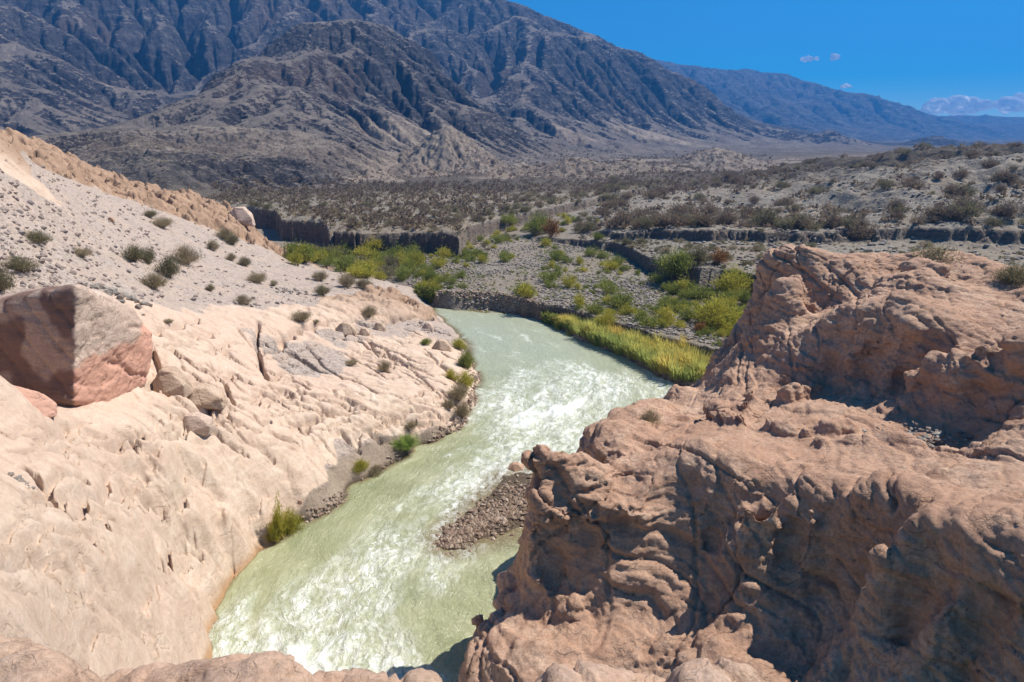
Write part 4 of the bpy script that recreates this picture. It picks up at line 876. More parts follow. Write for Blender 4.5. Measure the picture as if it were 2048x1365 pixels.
for i, (px, py, w_, h_, zz) in enumerate([(1612,858+20,22,24,8.4),(1783,890,14,14,8.9)]):
    rock(px, py, w_, h_, M_right, ['round stone perched on the bench below the shadowed hollow', 'small round stone on the layered bench at the right'][i], 60+i, onrm=zz, name='stone')
# ================================================================== PLANTS
def mat_leaf(name, c1, c2, c3, tr=.35):
    b = NB(name); t = b.attr('tint'); oi = b.n('ShaderNodeObjectInfo')
    f = b.math('ADD', b.math('MULTIPLY', t, .75), b.math('MULTIPLY', oi.outputs['Random'], .25))
    col = b.ramp(f, [(.1, c1), (.5, c2), (.9, c3)])
    tl = b.n('ShaderNodeBsdfTranslucent'); b.l(col, tl.inputs[0]); mx_ = b.n('ShaderNodeMixShader'); mx_.inputs[0].default_value = tr
    b.l(b.b.outputs[0], mx_.inputs[1]); b.l(tl.outputs[0], mx_.inputs[2]); b.l(mx_.outputs[0], b.out.inputs[0])
    return b.done(col, rough=.75)
M_dry = mat_leaf('dry_leaves', (.20, .155, .09), (.32, .26, .155), (.44, .37, .24), .35)
M_olive = mat_leaf('olive_leaves', (.12, .11, .055), (.21, .185, .10), (.32, .28, .17), .35)
M_brown = mat_leaf('brown_leaves', (.12, .088, .06), (.215, .16, .11), (.32, .25, .175), .35)
M_green = mat_leaf('green_leaves', (.10, .13, .025), (.22, .25, .05), (.36, .36, .10), .45)
M_lime = mat_leaf('yellow_green_leaves', (.24, .24, .035), (.42, .39, .055), (.56, .47, .09), .45)
M_rust = mat_leaf('rust_leaves', (.14, .06, .02), (.26, .12, .04), (.36, .21, .08), .35)
M_reed = mat_leaf('reed_leaves', (.36, .42, .13), (.66, .58, .16), (.70, .46, .15), .5)
M_tuss = mat_leaf('pampas_leaves', (.12, .20, .03), (.25, .36, .07), (.42, .46, .15), .45)
M_twig = NB('twig').done((.16, .11, .075))

def bush_arrays(seed, stems=14, leaves=900, ll=.09, lw=.028, spread=.75, erect=.35, clump=.16, arch=0.0):
    rs = np.random.RandomState(seed)
    V = []; Fc = []; T = []
    # stems
    ends = []; SV = []; SF = []
    for i in range(stems):
        a = rs.rand()*6.283; rad = spread*math.sqrt(rs.rand()); hz = (1-.55*(rad/spread)**2)*(.7+.35*rs.rand())
        e = np.array([math.cos(a)*rad, math.sin(a)*rad, hz]); m = e*np.array([.45, .45, .28])+rs.randn(3)*.03; ends.append((m, e))
        p = [np.array([rs.randn()*.03, rs.randn()*.03, -.06]), m, e]; w = [.018, .012, .003]; o = len(SV)
        sd = np.array([-math.sin(a), math.cos(a), 0])
        for q, ww in zip(p, w): SV += [q+sd*ww, q+np.array([math.cos(a), math.sin(a), -.3])*ww, q-sd*ww]
        for k in (0, 3): 
            for j in range(3): SF.append([o+k+j, o+k+(j+1) % 3, o+k+3+(j+1) % 3, o+k+3+j])
    k = rs.randint(0, stems, leaves); M = np.array([q[0] for q in ends])[k]; E_ = np.array([q[1] for q in ends])[k]
    t = rs.rand(leaves)[:, None]**.7; c = M+(E_-M)*t+rs.randn(leaves, 3)*clump*np.array([1, 1, .75])*(.55+.45*t)
    c[:, 2] = np.maximum(c[:, 2], .01+rs.rand(leaves)*.06)
    d = c*np.array([1, 1, erect*2])+rs.randn(leaves, 3)*.5; d[:, 2] = np.abs(d[:, 2])+erect*.6; d /= np.linalg.norm(d, axis=1)[:, None]
    s = np.cross(d, rs.randn(leaves, 3)); s /= np.linalg.norm(s, axis=1)[:, None]+1e-6
    L = ll*(.6+.8*rs.rand(leaves))[:, None]; W = lw*(.6+.8*rs.rand(leaves))[:, None]
    V = np.stack([c-s*W-d*L*.3, c+s*W-d*L*.3, c+d*L*.7+s*W*.4, c+d*L-s*W*.4], 1).reshape(-1, 3)
    Fc = np.arange(leaves*4).reshape(-1, 4)
    tint = np.clip((rs.rand(stems)[k]*.5+rs.rand(leaves)*.5), 0, 1).repeat(4)
    return V, Fc, tint, np.array(SV), np.array(SF)
def blade_arrays(seed, n=260, h=1.0, w=.02, lean=.55, base=.18, droop=.35):
    rs = np.random.RandomState(seed); a = rs.rand(n)*6.283; r = base*np.sqrt(rs.rand(n)); L = h*(.55+.5*rs.rand(n)); le = lean*(.15+rs.rand(n))
    ca, sa = np.cos(a), np.sin(a); V = []; 
    for q, ww in ((0, 1), (.45, .8), (.8, .5), (1, .06)):
        out = r+L*le*q+L*droop*q*q*le; zz = L*q*(1-.35*q*le)-L*droop*le*q**3*.8-.03*(q == 0)
        V.append(np.stack([ca*out-sa*w*ww, sa*out+ca*w*ww, zz], 1)); V.append(np.stack([ca*out+sa*w*ww, sa*out-ca*w*ww, zz], 1))
    V = np.stack(V, 1).reshape(-1, 3); o = np.arange(n)[:, None]*8
    Fc = np.concatenate([o+np.array([[k, k+1, k+3, k+2]]) for k in (0, 2, 4)], 0)
    return V, Fc, np.repeat(rs.rand(n), 8)
class Kind:             # a few prototype plants of one kind; every plant placed is a copy of one of them
    def __init__(s, name, mat, n, parts=True, **k):
        s.name = name; s.protos = []; s.i = 0
        for q in range(n):
            V, Fc, T, SV, SF = bush_arrays(100*len(name)+q*7+int(k.get('ll', .09)*1000), **k)
            f = mesh_np('foliage', V, Fc, mat, dict(tint=T), smooth=False, link=False)
            st = mesh_np('stem', SV, SF, M_twig, smooth=False, link=False)
            if parts: s.protos.append((f.data, st.data))
            else:
                m = mesh_np(name, np.vstack([V, SV]), np.vstack([Fc, SF+len(V)]), None, dict(tint=np.r_[T, np.zeros(len(SV))]), smooth=False, mats=[mat, M_twig], mi=np.r_[np.zeros(len(Fc)), np.ones(len(SF))], link=False); s.protos.append((m.data, None)); bpy.data.objects.remove(m)
            bpy.data.objects.remove(f); bpy.data.objects.remove(st)
    def put(s, x, y, zz, w_, h_, label, group=None, rs=random):
        d = s.protos[s.i % len(s.protos)]; s.i += 1
        o = bpy.data.objects.new(s.name, None if d[1] else d[0]); C.objects.link(o)
        if d[1]:
            for nm, me in (('foliage', d[0]), ('stem', d[1])):
                c = bpy.data.objects.new(nm, me); C.objects.link(c); c.parent = o
        o.location = (x, y, zz); o.rotation_euler = (0, 0, random.random()*6.28); o.scale = (w_, w_*(.85+.3*random.random()), h_)
        return tag(o, label, 'shrub', group)
K_dry = Kind('dry_shrub', M_dry, 4, stems=34, leaves=3600, ll=.10, lw=.009, spread=.8, erect=.4, clump=.15)
K_oln = Kind('olive_shrub', M_olive, 3, stems=30, leaves=3400, ll=.08, lw=.012, spread=.75, erect=.35, clump=.17)
K_grn = Kind('green_bush', M_green, 3, stems=24, leaves=3600, ll=.075, lw=.013, spread=.7, erect=.4, clump=.17)
K_lim = Kind('yellow_green_bush', M_lime, 3, stems=28, leaves=4200, ll=.065, lw=.012, spread=.75, erect=.4, clump=.17)
K_rus = Kind('rust_bush', M_rust, 2, stems=18, leaves=1500, ll=.09, lw=.016, spread=.7, erect=.4, clump=.14)
K_wil = Kind('willow', M_lime, 2, stems=16, leaves=2600, ll=.07, lw=.009, spread=.42, erect=.8, clump=.09)
k_brn = Kind('brown_shrub', M_brown, 4, parts=False, stems=18, leaves=1300, ll=.10, lw=.020, spread=.8, erect=.3, clump=.19)
k_olv = Kind('olive_shrub', M_olive, 4, parts=False, stems=16, leaves=1200, ll=.10, lw=.019, spread=.78, erect=.35, clump=.18)
k_dry = Kind('dry_shrub', M_dry, 3, parts=False, stems=16, leaves=1100, ll=.10, lw=.017, spread=.78, erect=.4, clump=.17)
k_grn = Kind('green_shrub', M_green, 4, parts=False, stems=14, leaves=1100, ll=.10, lw=.019, spread=.7, erect=.4, clump=.18)
k_lim = Kind('yellow_green_shrub', M_lime, 3, parts=False, stems=14, leaves=1100, ll=.10, lw=.019, spread=.7, erect=.4, clump=.18)

def plant(K, px, py, wpx, hpx, label, group=None, zz=None):
    """plant whose foot is at the pixel and which is wpx x hpx pixels large there"""
    if zz is None: x, y, zz, d = hit(px, py)
    else: x, y = P(px, py, zz); d = math.dist((x, y, zz), (0, 0, CAMZ))
    return K.put(x, y, zz-.03, wpx*d/F/1.75, hpx*d/F/1.02, label, group)
# gravel slope on the left (one label each)
for px, py, w_, h_, lab in [
 (268,526,44,34,'rounded grey-olive shrub, left one of the touching pair in the middle of the gravel slope'),
 (298,528,36,28,'smaller grey-olive shrub, right one of the touching pair on the gravel slope'),
 (373,530,56,36,'wide dry shrub right of the touching pair on the gravel slope'),
 (338,556,48,38,'bushy olive shrub below the wide dry shrub on the gravel slope'),
 (310,578,48,30,'low spreading shrub with a pale skirt, lowest of the middle cluster'),
 (326,456,42,20,'dry shrub lying on the pale sand streak below the rocky crest'),
 (300,436,26,14,'small green-grey shrub uphill of the sand streak'),
 (75,487,44,20,'pale green cushion shrub high on the left gravel slope'),
 (165,514,34,16,'thin scraggly shrub between stones on the left gravel slope'),
 (45,545,56,26,'faded green cushion shrub above the huge split block'),
 (2,585,52,48,'grey-green bush cut by the left edge of the picture'),
 (427,502,24,20,'small upright dry shrub below the rocky crest'),
 (462,522,22,15,'tiny tan shrub between two upright ones below the crest'),
 (490,533,24,18,'small dark shrub near the lower end of the rocky crest'),
 (516,566,42,22,'cushion shrub alone on the pinkish dirt slope'),
 (548,573,16,12,'tiny cushion beside the lone shrub on the dirt slope'),
 (486,609,38,18,'low dry shrub on the dirt just above the cream rock'),
 (421,583,18,14,'tiny yellowish tuft on the dirt slope'),
 (646,591,38,20,'greenish cushion shrub on the dirt near the dark pebbles'),
 (641,562,32,22,'pale straw shrub near the river valley rim'),
 (694,575,44,28,'broad brown-grey shrub at the end of the dirt slope'),
 (728,578,34,22,'brown-grey shrub behind the fractured ledge, next to the broad one'),
 (448,478,34,20,'dry bush tucked under the rocky crest'),
 (466,490,28,22,'darker dry bush tucked under the rocky crest'),
 (336,648,22,9,'flattened dry tuft at a crack of the cream rock'),
 (604,642,52,20,'leafless scraggly shrub on the left part of the fractured ledge'),
 (738,635,34,24,'dry yellowish shrub growing on top of the fractured ledge'),
 (768,744,28,22,'straw shrub alone on the bare cream rock'),
 (704,728,30,9,'flat tuft on the bare cream rock'),
 (632,650,18,8,'tiny tuft below the fractured ledge')]:
    plant(K_oln if any(q in lab for q in ('olive', 'dark', 'green')) else K_dry, px, py, w_, h_, lab[:200])
# by the water on the left
for K, px, py, w_, h_, lab in [
 (K_wil, 566,1082,56,96,'tall green willow bush at the waterline below the sandstone apron'),
 (K_wil, 548,1092,44,50,'lower half-drowned willow at the foot of the tall one'),
 (K_lim, 586,1072,44,56,'yellowing willow shoots right of the tall willow'),
 (K_lim, 722,944,34,24,'yellow-green tuft on the sand strip'),
 (K_dry, 752,950,34,18,'dry yellow tuft on the sand strip near the cobbles'),
 (K_dry, 820,858,36,12,'brown tuft at the upper end of the sand strip'),
 (K_lim, 918,700,34,24,'yellow bush at the top of the waterside thicket'),
 (K_grn, 934,738,42,40,'fresh green bush in the waterside thicket below the ledge'),
 (K_lim, 930,775,38,36,'yellow-green bush in the middle of the waterside thicket'),
 (K_dry, 918,805,46,38,'straw coloured bush in the waterside thicket'),
 (K_dry, 925,835,40,34,'dry tan bush at the downstream end of the thicket'),
 (K_lim, 905,762,30,26,'small olive-yellow bush on the inner side of the thicket'),
 (K_dry, 898,818,34,22,'dry bush on the inner side of the thicket'),
 (K_grn, 852,690,26,14,'small grey-green bush among pebbles under the ledge')]:
    plant(K, px, py, w_, h_, lab)
V, Fc, T = blade_arrays(5, 1100, 1.0, .009, .62, .16, .5)
gx0, gy0, gz0, dd0 = hit(812, 900); o = mesh_np('pampas_grass', V*1.25, Fc, M_tuss, dict(tint=T), smooth=False); o.location = (gx0, gy0, gz0-.05)
tag(o, 'round bright green grass clump on the sand strip', 'grass clump')
# big bushes beyond the river
for K, px, py, w_, h_, lab in [
 (K_lim, 1466,590,84,52,'large golden-green bush under the terrace edge beside the red tower'),
 (K_grn, 1350,560,84,62,'large olive-green bush spilling over the terrace edge'),
 (K_rus, 1436,528,52,32,'rust coloured bush on the middle terrace'),
 (K_oln, 1395,530,60,34,'grey-green bush left of the rust coloured one'),
 (K_lim, 1432,650,96,56,'broad lime bush on the cobbles beside the red rock'),
 (K_lim, 1445,665,40,24,'yellow low bush in front of the broad lime bush'),
 (K_rus, 1405,662,44,18,'low orange bush left of the broad lime bush'),
 (K_grn, 1345,592,30,26,'round fresh green bush, leftmost of the trio on the cobbles'),
 (K_grn, 1345,618,32,22,'round green bush below the leftmost one on the cobbles'),
 (K_grn, 1402,598,66,26,'wide fresh green bush behind the broad lime bush'),
 (K_grn, 1372,640,40,26,'dull green bush between the cobbles and the lime bush'),
 (K_grn, 1490,612,26,30,'small green bush touching the red rock tower'),
 (K_grn, 1470,632,38,22,'green bush right of the broad lime bush'),
 (K_grn, 1078,470,62,44,'dark green bush at the end of the low terrace cliff'),
 (K_rus, 1102,474,46,40,'orange-brown bush beside the dark green one at the terrace end'),
 (K_rus, 933,512,16,10,'small bright orange bush in front of the far cliff'),
 (K_grn, 1020,452,40,24,'dull green bush on the floor of the dry side channel'),
 (K_grn, 1010,415+38,34,18,'small green bush in the dry side channel'),
 (K_lim, 1213,655,56,34,'orange-green bush hanging over the river terrace edge'),
 (K_grn, 862,565,40,30,'rounded green bush near the bend of the river'),
 (K_lim, 760,560,32,18,'yellow bush at the near edge of the thicket behind the headland'),
 (K_grn, 1195,520-40,28,16,'dull shrub at the top of the low terrace cliff')]:
    plant(K, px, py, w_, h_, lab)
# thicket behind the headland
rs = np.random.RandomState(77)
for i in range(58):
    px = 588+rs.rand()*250; py = 508+rs.rand()*52+max(0, px-760)*.1
    if py > 520+(px-580)*.32 or py < 506: py = 508+rs.rand()*24
    K = [k_lim, k_lim, k_grn, k_grn, k_olv][rs.randint(5)]
    plant(K, px, py, 34+rs.rand()*30, 20+rs.rand()*14, {k_lim: 'yellow-green bush in the thicket at the foot of the dark cliff', k_grn: 'green bush in the thicket at the foot of the dark cliff', k_olv: 'dull olive bush in the thicket at the foot of the dark cliff'}[K], 'bushes of the thicket below the dark cliff')
# plants on the red rock
for px, py, w_, h_, zz, lab in [(1880,530,96,30,12.9,'wide olive bush growing on top of the red rock'), (2030,575,60,40,12.6,'grey-green bush at the right edge on top of the red rock'), (1300,855,46,40,6.6,'leafless straw bush in the notch behind the rock tower'), (1762,848,0,0,8.5,'')]:
    if w_: plant(K_oln if 'green' in lab or 'olive' in lab else K_dry, px, py, w_, h_, lab, zz=zz)

# ---- scattered shrubs: zones on the far side, individual plants
def scatter(n, t0, t1, rf0, rf1, ok=None, pw=1.0, seed=0):
    rs = np.random.RandomState(seed); out = []
    while len(out) < n:
        th = rs.uniform(t0, t1, 4*n); a = rf0(th); b_ = rf1(th); q = rs.rand(4*n)
        r = np.exp(np.log(a)+q**pw*(np.log(np.maximum(b_, a+.1))-np.log(a))); good = b_ > a+.3
        x = np.sin(th)*r; y = np.cos(th)*r
        if ok is not None: good &= ok(x, y, th, r, rs)
        out += list(zip(x[good], y[good], r[good]))
    return out[:n]
def T_(px): return math.atan((px-1024)/F/_c)
dens = lambda x, y, s, lo: fbm(x*s, y*s, o=2, seed=88) > lo
cnst = lambda v: (lambda th: np.full_like(th, v))
def spread(K, pts, smin, smax, flat, label, group, seed=0):
    rs = np.random.RandomState(seed)
    for x, y, r in pts:
        s = smin+(smax-smin)*rs.rand()**2.3; kk = K[rs.randint(len(K))] if isinstance(K, list) else K
        kk.put(x, y, float(hgt(x, y))-.04, s/1.6, s*flat*(.8+.4*rs.rand()), label[kk] if isinstance(label, dict) else label, group)
inner = lambda th: np.minimum(e_t2(th), e_pl(th))
spread([k_grn, k_grn, k_lim], scatter(225, T_(840), T_(1500), lambda t: e_t1(t)+1, lambda t: np.minimum(inner(t)-2, 150), lambda x, y, th, r, rs: dens(x, y, .12, -.15) & (np.abs(r-e_t2(th)) > 2), seed=1, pw=1.0), .9, 3.0, .6,
       {k_grn: 'small green shrub on the stony flat beyond the river', k_lim: 'small yellow-green shrub on the stony flat beyond the river'}, 'shrubs on the stony flat', 2)
spread([k_olv, k_dry, k_olv], scatter(150, T_(1200), T_(2200), lambda t: e_t2(t)+1, lambda t: e_t3(t)-1.2, lambda x, y, th, r, rs: r < 135, seed=3), .8, 2.2, .5,
       {k_olv: 'olive tussock shrub on the middle terrace', k_dry: 'straw tussock shrub on the middle terrace'}, 'tussock shrubs on the middle terrace', 4)
hillz = lambda t: e_t3(t)+1.5
spread([k_brn, k_brn, k_olv], scatter(60, T_(1150), T_(2100), hillz, lambda t: e_t3(t)+9, None, seed=5), 2.2, 4.8, .62,
       {k_brn: 'large dark brown shrub along the foot of the stony hill', k_olv: 'large olive shrub along the foot of the stony hill'}, 'large shrubs along the foot of the hill', 6)
spread([k_brn, k_brn, k_olv], scatter(230, T_(1180), T_(2150), lambda t: e_t3(t)+7, cnst(250.), lambda x, y, th, r, rs: dens(x, y, .05, -.35), seed=7, pw=.95), 1.2, 4.4, .6,
       {k_brn: 'dark brown shrub on the stony hill at the right', k_olv: 'dark olive shrub on the stony hill at the right'}, 'shrubs on the stony hill', 8)
spread([k_brn, k_dry, k_olv], scatter(200, T_(520), T_(1300), lambda t: e_pl(t)+.8, lambda t: e_pl(t)+45, None, seed=9, pw=1.5), 1.0, 3.0, .55,
       {k_brn: 'brown shrub on the plain above the dark cliff', k_dry: 'straw coloured shrub on the plain above the dark cliff', k_olv: 'olive shrub on the plain above the dark cliff'}, 'shrubs on the plain above the dark cliff', 10)
spread([k_grn, k_olv, k_lim], scatter(90, T_(930), T_(1230), lambda t: np.minimum(e_pl(t), 210)*.60+30, lambda t: np.minimum(e_pl(t)-2, 200), lambda x, y, th, r, rs: (r > 88), seed=12), .8, 2.6, .55,
       {k_grn: 'green shrub on the floor of the dry side channel', k_olv: 'olive shrub on the floor of the dry side channel', k_lim: 'yellow-green shrub on the floor of the dry side channel'}, 'shrubs in the dry side channel', 13)

spread([k_lim, k_grn, k_lim], scatter(34, T_(1120), T_(1480), lambda t: e_t1(t)-2.6, lambda t: e_t1(t)-.5, None, seed=14), .8, 2.2, .75,
       {k_grn: 'green bush among the reeds under the river terrace edge', k_lim: 'yellow-green bush among the reeds under the river terrace edge'}, 'bushes among the reeds', 15)
# ---- uncountable growth and gravel: one object each
def replicate(V, Fc, pts, scl, rot=None, T=None, seed=0, zs=None):
    n = len(pts); rs = np.random.RandomState(seed); a = rs.rand(n)*6.283 if rot is None else rot
    ca, sa = np.cos(a)[:, None], np.sin(a)[:, None]; s = np.asarray(scl)[:, None]; s3 = s if zs is None else np.asarray(zs)[:, None]
    X = (V[None, :, 0]*ca-V[None, :, 1]*sa)*s+pts[:, 0:1]; Y = (V[None, :, 0]*sa+V[None, :, 1]*ca)*s+pts[:, 1:2]; Z = V[None, :, 2]*s3+pts[:, 2:3]
    W = np.stack([X, Y, Z], -1).reshape(-1, 3); Fr = (Fc[None]+(np.arange(n)*len(V))[:, None, None]).reshape(-1, Fc.shape[1]); return W, Fr
def stuff_plants(name, mat, pts, smin, smax, flat, label, seed, leaves=46, tfun=None):
    rs = np.random.RandomState(seed); pts = np.array([(x, y) for x, y, r in pts]); zz = hgt(pts[:, 0], pts[:, 1])-.04; p3 = np.c_[pts, zz]
    VV = []; FF = []; TT_ = []; o = 0
    for q in range(4):
        V, Fc, T, _, _ = bush_arrays(900+q+seed, stems=8, leaves=leaves, ll=.34, lw=.11, spread=.7, erect=.4, clump=.14)
        m = np.arange(len(p3)) % 4 == q; s = smin+(smax-smin)*rs.rand(m.sum())**1.8
        W, Fr = replicate(V, Fc, p3[m], s/1.6, seed=seed+q, zs=s*flat); VV.append(W); FF.append(Fr+o); o += len(W)
        TT_.append((T[None]*.5+rs.rand(m.sum())[:, None]*.5).ravel())
    return tag(mesh_np(name, np.vstack(VV), np.vstack(FF), mat, dict(tint=np.concatenate(TT_)), smooth=False), label, 'scrub', kind='stuff')
stuff_plants('plain_scrub', M_brown, scatter(5200, T_(250), T_(1500), lambda t: np.where(t < T_(1290), e_pl(t)+2, 170), lambda t: np.where(t < T_(1000), 330, 620), lambda x, y, th, r, rs: dens(x, y, .02, -.5) & (hgt(x, y) < np.where(th < T_(900), 7.0, 16)) & ((th > T_(470)) | (r < 190)), seed=20, pw=.8), .8, 2.8, .5, 'brown scrub dotting the plain in front of the mountains', 21, 26)
stuff_plants('tan_scrub', M_dry, scatter(1800, T_(250), T_(1400), lambda t: e_pl(t)+.6, lambda t: e_pl(t)+90, None, seed=22, pw=1.3), .5, 1.6, .5, 'low tan scrub between the shrubs of the plain', 23, 26)
stuff_plants('hill_scrub', M_brown, scatter(1900, T_(1180), T_(2300), lambda t: e_t3(t)+2, cnst(430.), lambda x, y, th, r, rs: dens(x, y, .06, -.2), seed=24, pw=1.0), .6, 2.8, .5, 'small dark scrub on the stony hill', 25, 30)
stuff_plants('terrace_scrub', M_olive, scatter(700, T_(1150), T_(2300), lambda t: e_t2(t)+.5, lambda t: e_t3(t)-.6, None, seed=26), .3, .9, .5, 'low olive scrub on the middle terrace', 27, 30)
stuff_plants('flat_herbs', M_green, scatter(2300, T_(830), T_(1520), lambda t: e_t1(t)+.4, lambda t: np.minimum(inner(t)-.8, 160), lambda x, y, th, r, rs: dens(x, y, .10, -.2), seed=28), .2, .65, .55, 'low green herbs between the stones of the flat', 29, 22)
stuff_plants('cliff_foot_plants', M_green, scatter(420, T_(840), T_(1120), lambda t: e_bank(t)+.4, lambda t: e_t1(t)+.4, None, seed=30), .5, 1.3, .7, 'dark green growth under the cut bank at the bend', 31, 60)
# reeds and grass of the right bank
def reeds():
    V, Fc, T = blade_arrays(8, 30, 1.0, .018, .42, .22, .25)
    pts = scatter(3000, T_(1070), T_(1620), lambda t: e_bank(t)+.6, lambda t: e_t1(t)-.2, lambda x, y, th, r, rs: fbm(x*.3, y*.3, o=2, seed=5)+rs.rand(len(x))*.5 > -.05, seed=32)
    p = np.array([(x, y) for x, y, r in pts]); zz = hgt(p[:, 0], p[:, 1])-.03; th = np.arctan2(p[:, 0], p[:, 1]); r = np.hypot(p[:, 0], p[:, 1])
    f = (r-e_bank(th))/np.maximum(e_t1(th)-e_bank(th), .5); rs = np.random.RandomState(3)
    grow = sst(T_(1085), T_(1180), th); s = (.8+1.1*rs.rand(len(p)))*(.45+.55*grow)
    tn = np.clip(-.05+1.1*f+.75*fbm(p[:, 0]*.3, p[:, 1]*.3, o=3, seed=61)+rs.randn(len(p))*.15, 0, 1); s = s*(1+.45*fbm(p[:, 0]*.6, p[:, 1]*.6, o=2, seed=62))
    W, Fr = replicate(V, Fc, np.c_[p, zz], s, seed=4)
    t = (tn[:, None]*.8+T[None]*.2).ravel()
    tag(mesh_np('reeds', W, Fr, M_reed, dict(tint=t), smooth=False), 'green to orange reeds and grass along the far river bank', 'reeds', kind='stuff')
reeds()

# stones
def stone_arrays(seed):
    bm = bmesh.new(); bmesh.ops.create_icosphere(bm, subdivisions=1, radius=.5); rs = np.random.RandomState(seed)
    v = np.array([q.co[:] for q in bm.verts]); f = np.array([[q.index for q in p.verts] for p in bm.faces]); bm.free()
    v = v*(1+rs.rand(len(v), 1)*.5-.25)*np.array([1, .5+.4*rs.rand(), .35+.35*rs.rand()]); return v, f
def mat_cobble(name, cs):
    b = NB(name); t = b.attr('tint'); n = b.noise(b.pos(), 8, 4, .6)
    col = b.mix(b.ramp(n, [(.4, 0), (.7, .5)]), b.ramp(t, [(i/(len(cs)-1), c) for i, c in enumerate(cs)]), cs[0])
    return b.done(col, rough=.8)
M_cob = mat_cobble('cobbles', [(.14, .12, .10), (.25, .22, .195), (.20, .15, .12), (.38, .34, .30), (.30, .25, .22)])
M_cobr = mat_cobble('river_cobbles', [(.13, .095, .07), (.30, .22, .16), (.22, .14, .10), (.42, .33, .26), (.27, .20, .15)])
M_cobl = mat_cobble('slope_stones', [(.26, .20, .175), (.36, .29, .25), (.29, .22, .19), (.44, .37, .32), (.17, .14, .14)])
def stones(name, mat, P2, smin, smax, label, seed, pw=2.5, sink=.15, zf=None):
    rs = np.random.RandomState(seed); P2 = np.asarray(P2); zz = hgt(P2[:, 0], P2[:, 1]) if zf is None else zf
    VV = []; FF = []; TT_ = []; o = 0
    for q in range(5):
        V, Fc = stone_arrays(seed*7+q); m = np.arange(len(P2)) % 5 == q; s = smin+(smax-smin)*rs.rand(m.sum())**pw
        W, Fr = replicate(V, Fc, np.c_[P2[m], zz[m]+s*.12], s, seed=seed+q); VV.append(W); FF.append(Fr+o); o += len(W); TT_.append(np.repeat(rs.rand(m.sum()), len(V)))
    return tag(mesh_np(name, np.vstack(VV), np.vstack(FF), mat, dict(tint=np.concatenate(TT_)), smooth=False), label, 'stones', kind='stuff')
xy = lambda l: np.array([(a, b) for a, b, c_ in l])
stones('cobbles', M_cob, xy(scatter(15000, T_(820), T_(1560), lambda t: e_t1(t)+.9, lambda t: np.minimum(inner(t)-.5, 150), lambda x, y, th, r, rs: fbm(x*.13+3, y*.13, o=3, seed=44)+rs.rand(len(x))*.7 > .12, seed=40)), .12, .6, 'grey cobbles strewn over the flat beyond the river', 41)
stones('hill_stones', M_cob, xy(scatter(6000, T_(1150), T_(2300), lambda t: e_t2(t)+.5, cnst(200.), None, seed=42)), .15, 1.1, 'grey stones strewn over the terrace and the hill', 43, 3.5)
ax, ay = P(890, 1085, .1); bx, by = P(1080, 980, .1); t = np.random.rand(2600)
xb = ax+(bx-ax)*t+np.random.randn(2600)*1.25*(.4+t*.6); yb = ay+(by-ay)*t+np.random.randn(2600)*1.1*(.4+t*.6); m = hgt(xb, yb) > -.22
stones('gravel_bar_stones', M_cobr, np.c_[xb[m], yb[m]], .07, .42, 'wet brown stones of the gravel bar at the foot of the red rock', 45, 2.2)
wl = [(590,1082),(625,1055),(665,1030),(710,1000),(760,962),(810,928),(860,898),(900,872),(940,848),(955,800),(958,750),(948,700)]
w2 = np.array([P(a, b, 0) for a, b in wl]); q = np.random.rand(5200)*(len(wl)-1.001); i_ = q.astype(int); f = (q-i_)[:, None]; pp = w2[i_]*(1-f)+w2[i_+1]*f+np.random.randn(5200, 2)*np.array([.45, .45]); m = (hgt(pp[:, 0], pp[:, 1]) > -.12) & (hgt(pp[:, 0], pp[:, 1]) < .6)
stones('shore_stones', M_cobr, pp[m], .06, .36, 'dark cobbles along the left waterline below the sand strip', 46, 2.2)
stones('bank_stones', M_cobr, xy(scatter(2600, T_(860), T_(1500), lambda t: e_bank(t)-.5, lambda t: e_bank(t)+1.2, lambda x, y, th, r, rs: hgt(x, y) > -.1, seed=47)), .08, .45, 'brown stones along the waterline under the reeds', 48, 2.2)
# loose stones on the gravel slope (found by sight line so that they cover it evenly)
S = []; rs = np.random.RandomState(50)
pxs = rs.uniform(-150, 860, 9000); pys = rs.uniform(290, 660, 9000)
for a, b in zip(pxs, pys):
    x, y, zz, d = hit(a, b)
    if d < 140 and zz > .4 and LBH(np.array([x]), np.array([y]))[0] > zz-1.2:
        rk = float(LBR(np.array([x]), np.array([y]))[0])
        if rk < .45 and rs.rand() < .25+1.2*max(0, float(fbm(np.array([x*.09]), np.array([y*.09]), o=2, seed=51)[0])+.1)+(.4 if a < 330 else 0): S.append((x, y))
stones('slope_stones', M_cobl, np.array(S), .08, .55, 'grey stones scattered down the left gravel slope', 52, 3.6)
def heap(px, py, rad, n, smin, smax, name, label, mat, zz=None, seed=0):
    rs = np.random.RandomState(seed); x, y = (P(px, py, zz) if zz else hit(px, py)[:2]); p = np.array([x, y])+rs.randn(n, 2)*rad*np.array([1, .7])
    stones(name, mat, p, smin, smax, label, seed+60, 1.6, zf=(np.full(n, zz) if zz else None))
heap(228, 592, 1.0, 70, .15, .7, 'dark_rubble', 'dark slabs of rubble on the slope behind the huge split block', M_cob, seed=1)
heap(62, 972, .22, 14, .05, .26, 'slab_pebbles', 'few grey pebbles in a dent of the near smooth slab', M_cob, seed=2)
heap(585, 585, 1.1, 60, .1, .5, 'slope_pebbles', 'dark pebbles in a patch on the pinkish dirt', M_cob, seed=3)
heap(860, 660, .9, 120, .1, .5, 'ledge_rubble', 'grey rubble under the river end of the fractured ledge', M_cobl, seed=4)
heap(1852, 876, .75, 160, .08, .3, 'pebble_patch', 'patch of white and dark pebbles on the layered red rock', M_cob, zz=9.05, seed=5)

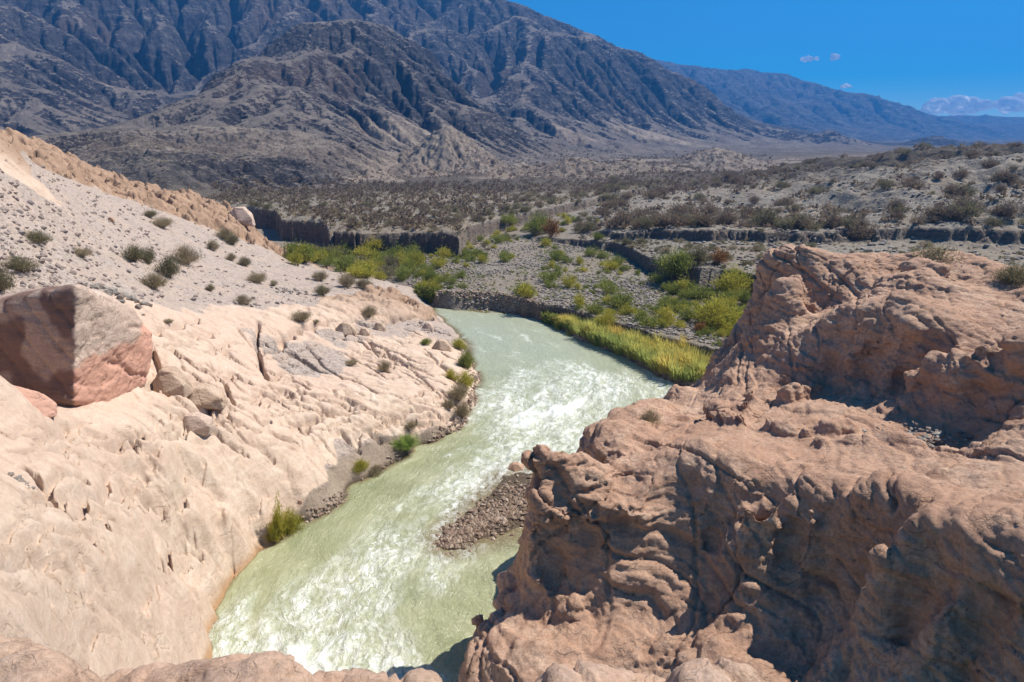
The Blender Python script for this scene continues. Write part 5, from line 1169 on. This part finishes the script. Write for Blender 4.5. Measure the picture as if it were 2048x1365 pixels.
# ================================================================== CLOUDS AND HAZE
def mat_cloud():
    b = NB('cloud'); tr = b.n('ShaderNodeBsdfTransparent'); mx_ = b.n('ShaderNodeMixShader'); n = b.noise(b.pos(), .0075, 6, .68)
    b.l(b.ramp(n, [(.30, 0), (.46, 1)]), mx_.inputs[0]); b.l(tr.outputs[0], mx_.inputs[1])
    tl = b.n('ShaderNodeBsdfTranslucent'); tl.inputs[0].default_value = (.95, .95, .95, 1); m2 = b.n('ShaderNodeMixShader'); m2.inputs[0].default_value = .6
    b.l(b.b.outputs[0], m2.inputs[1]); b.l(tl.outputs[0], m2.inputs[2]); b.l(m2.outputs[0], mx_.inputs[2]); b.l(mx_.outputs[0], b.out.inputs[0])
    return b.done((.95, .95, .95))
M_cloud = mat_cloud()
for px, py, w_, h_, lab in [(1895,219,135,26,'long white cloud low over the blue ridge'), (2022,214,90,24,'white cloud at the right edge above the skyline'), (1618,119,34,9,'small flat cloud alone in the blue sky, left one'), (1668,117,26,9,'small puffy cloud in the blue sky, right one'), (1692,174,24,9,'tiny cloud touching the top of the ridge')]:
    d = 9500.; cx, cy, cz = [float(v) for v in Dd(px, py, d)]; s = d/F; rs = np.random.RandomState(int(px)); pr = []
    for i in range(9):
        u_ = rs.uniform(-.42, .42); hh_ = h_*s*(.45-.6*abs(u_)+.15*rs.rand())
        pr.append(ball((cx+u_*w_*s, cy+rs.randn()*w_*s*.15, cz+hh_*.35), (w_*s*(.10+.08*rs.rand()), w_*s*.14, hh_), 2, 0, i))
    V, Fc = merge(pr); V, Q, N = remesh(V, Fc, 14.0); V = V+N*(fbm(V[:, 0]*.01, V[:, 1]*.01, V[:, 2]*.02, 3, 5)*26)[:, None]
    c = np.array([cx, cy, cz]); o = mesh_np('cloud', V-c, Q, M_cloud); o.location = c; tag(o, lab, 'cloud')
hz = bpy.data.materials.new('haze'); hz.use_nodes = True; t_ = hz.node_tree; t_.nodes.clear()
ho = t_.nodes.new('ShaderNodeOutputMaterial'); hv = t_.nodes.new('ShaderNodeVolumePrincipled'); hv.inputs['Color'].default_value = (.07, .36, 1, 1); hv.inputs['Density'].default_value = HAZE; hv.inputs['Anisotropy'].default_value = .1
t_.links.new(hv.outputs[0], ho.inputs['Volume'])
top = float(z.max())+40
V = np.array([(x, y, q) for q in (-5, top) for x, y in ((-4700, -400), (4700, -400), (4700, 4700), (-4700, 4700))]); o = mesh_np('haze', V, [(0, 3, 2, 1), (4, 5, 6, 7), (0, 1, 5, 4), (1, 2, 6, 5), (2, 3, 7, 6), (3, 0, 4, 7)], hz, smooth=False)
tag(o, 'thin blue air in front of the mountains', 'haze', kind='stuff')
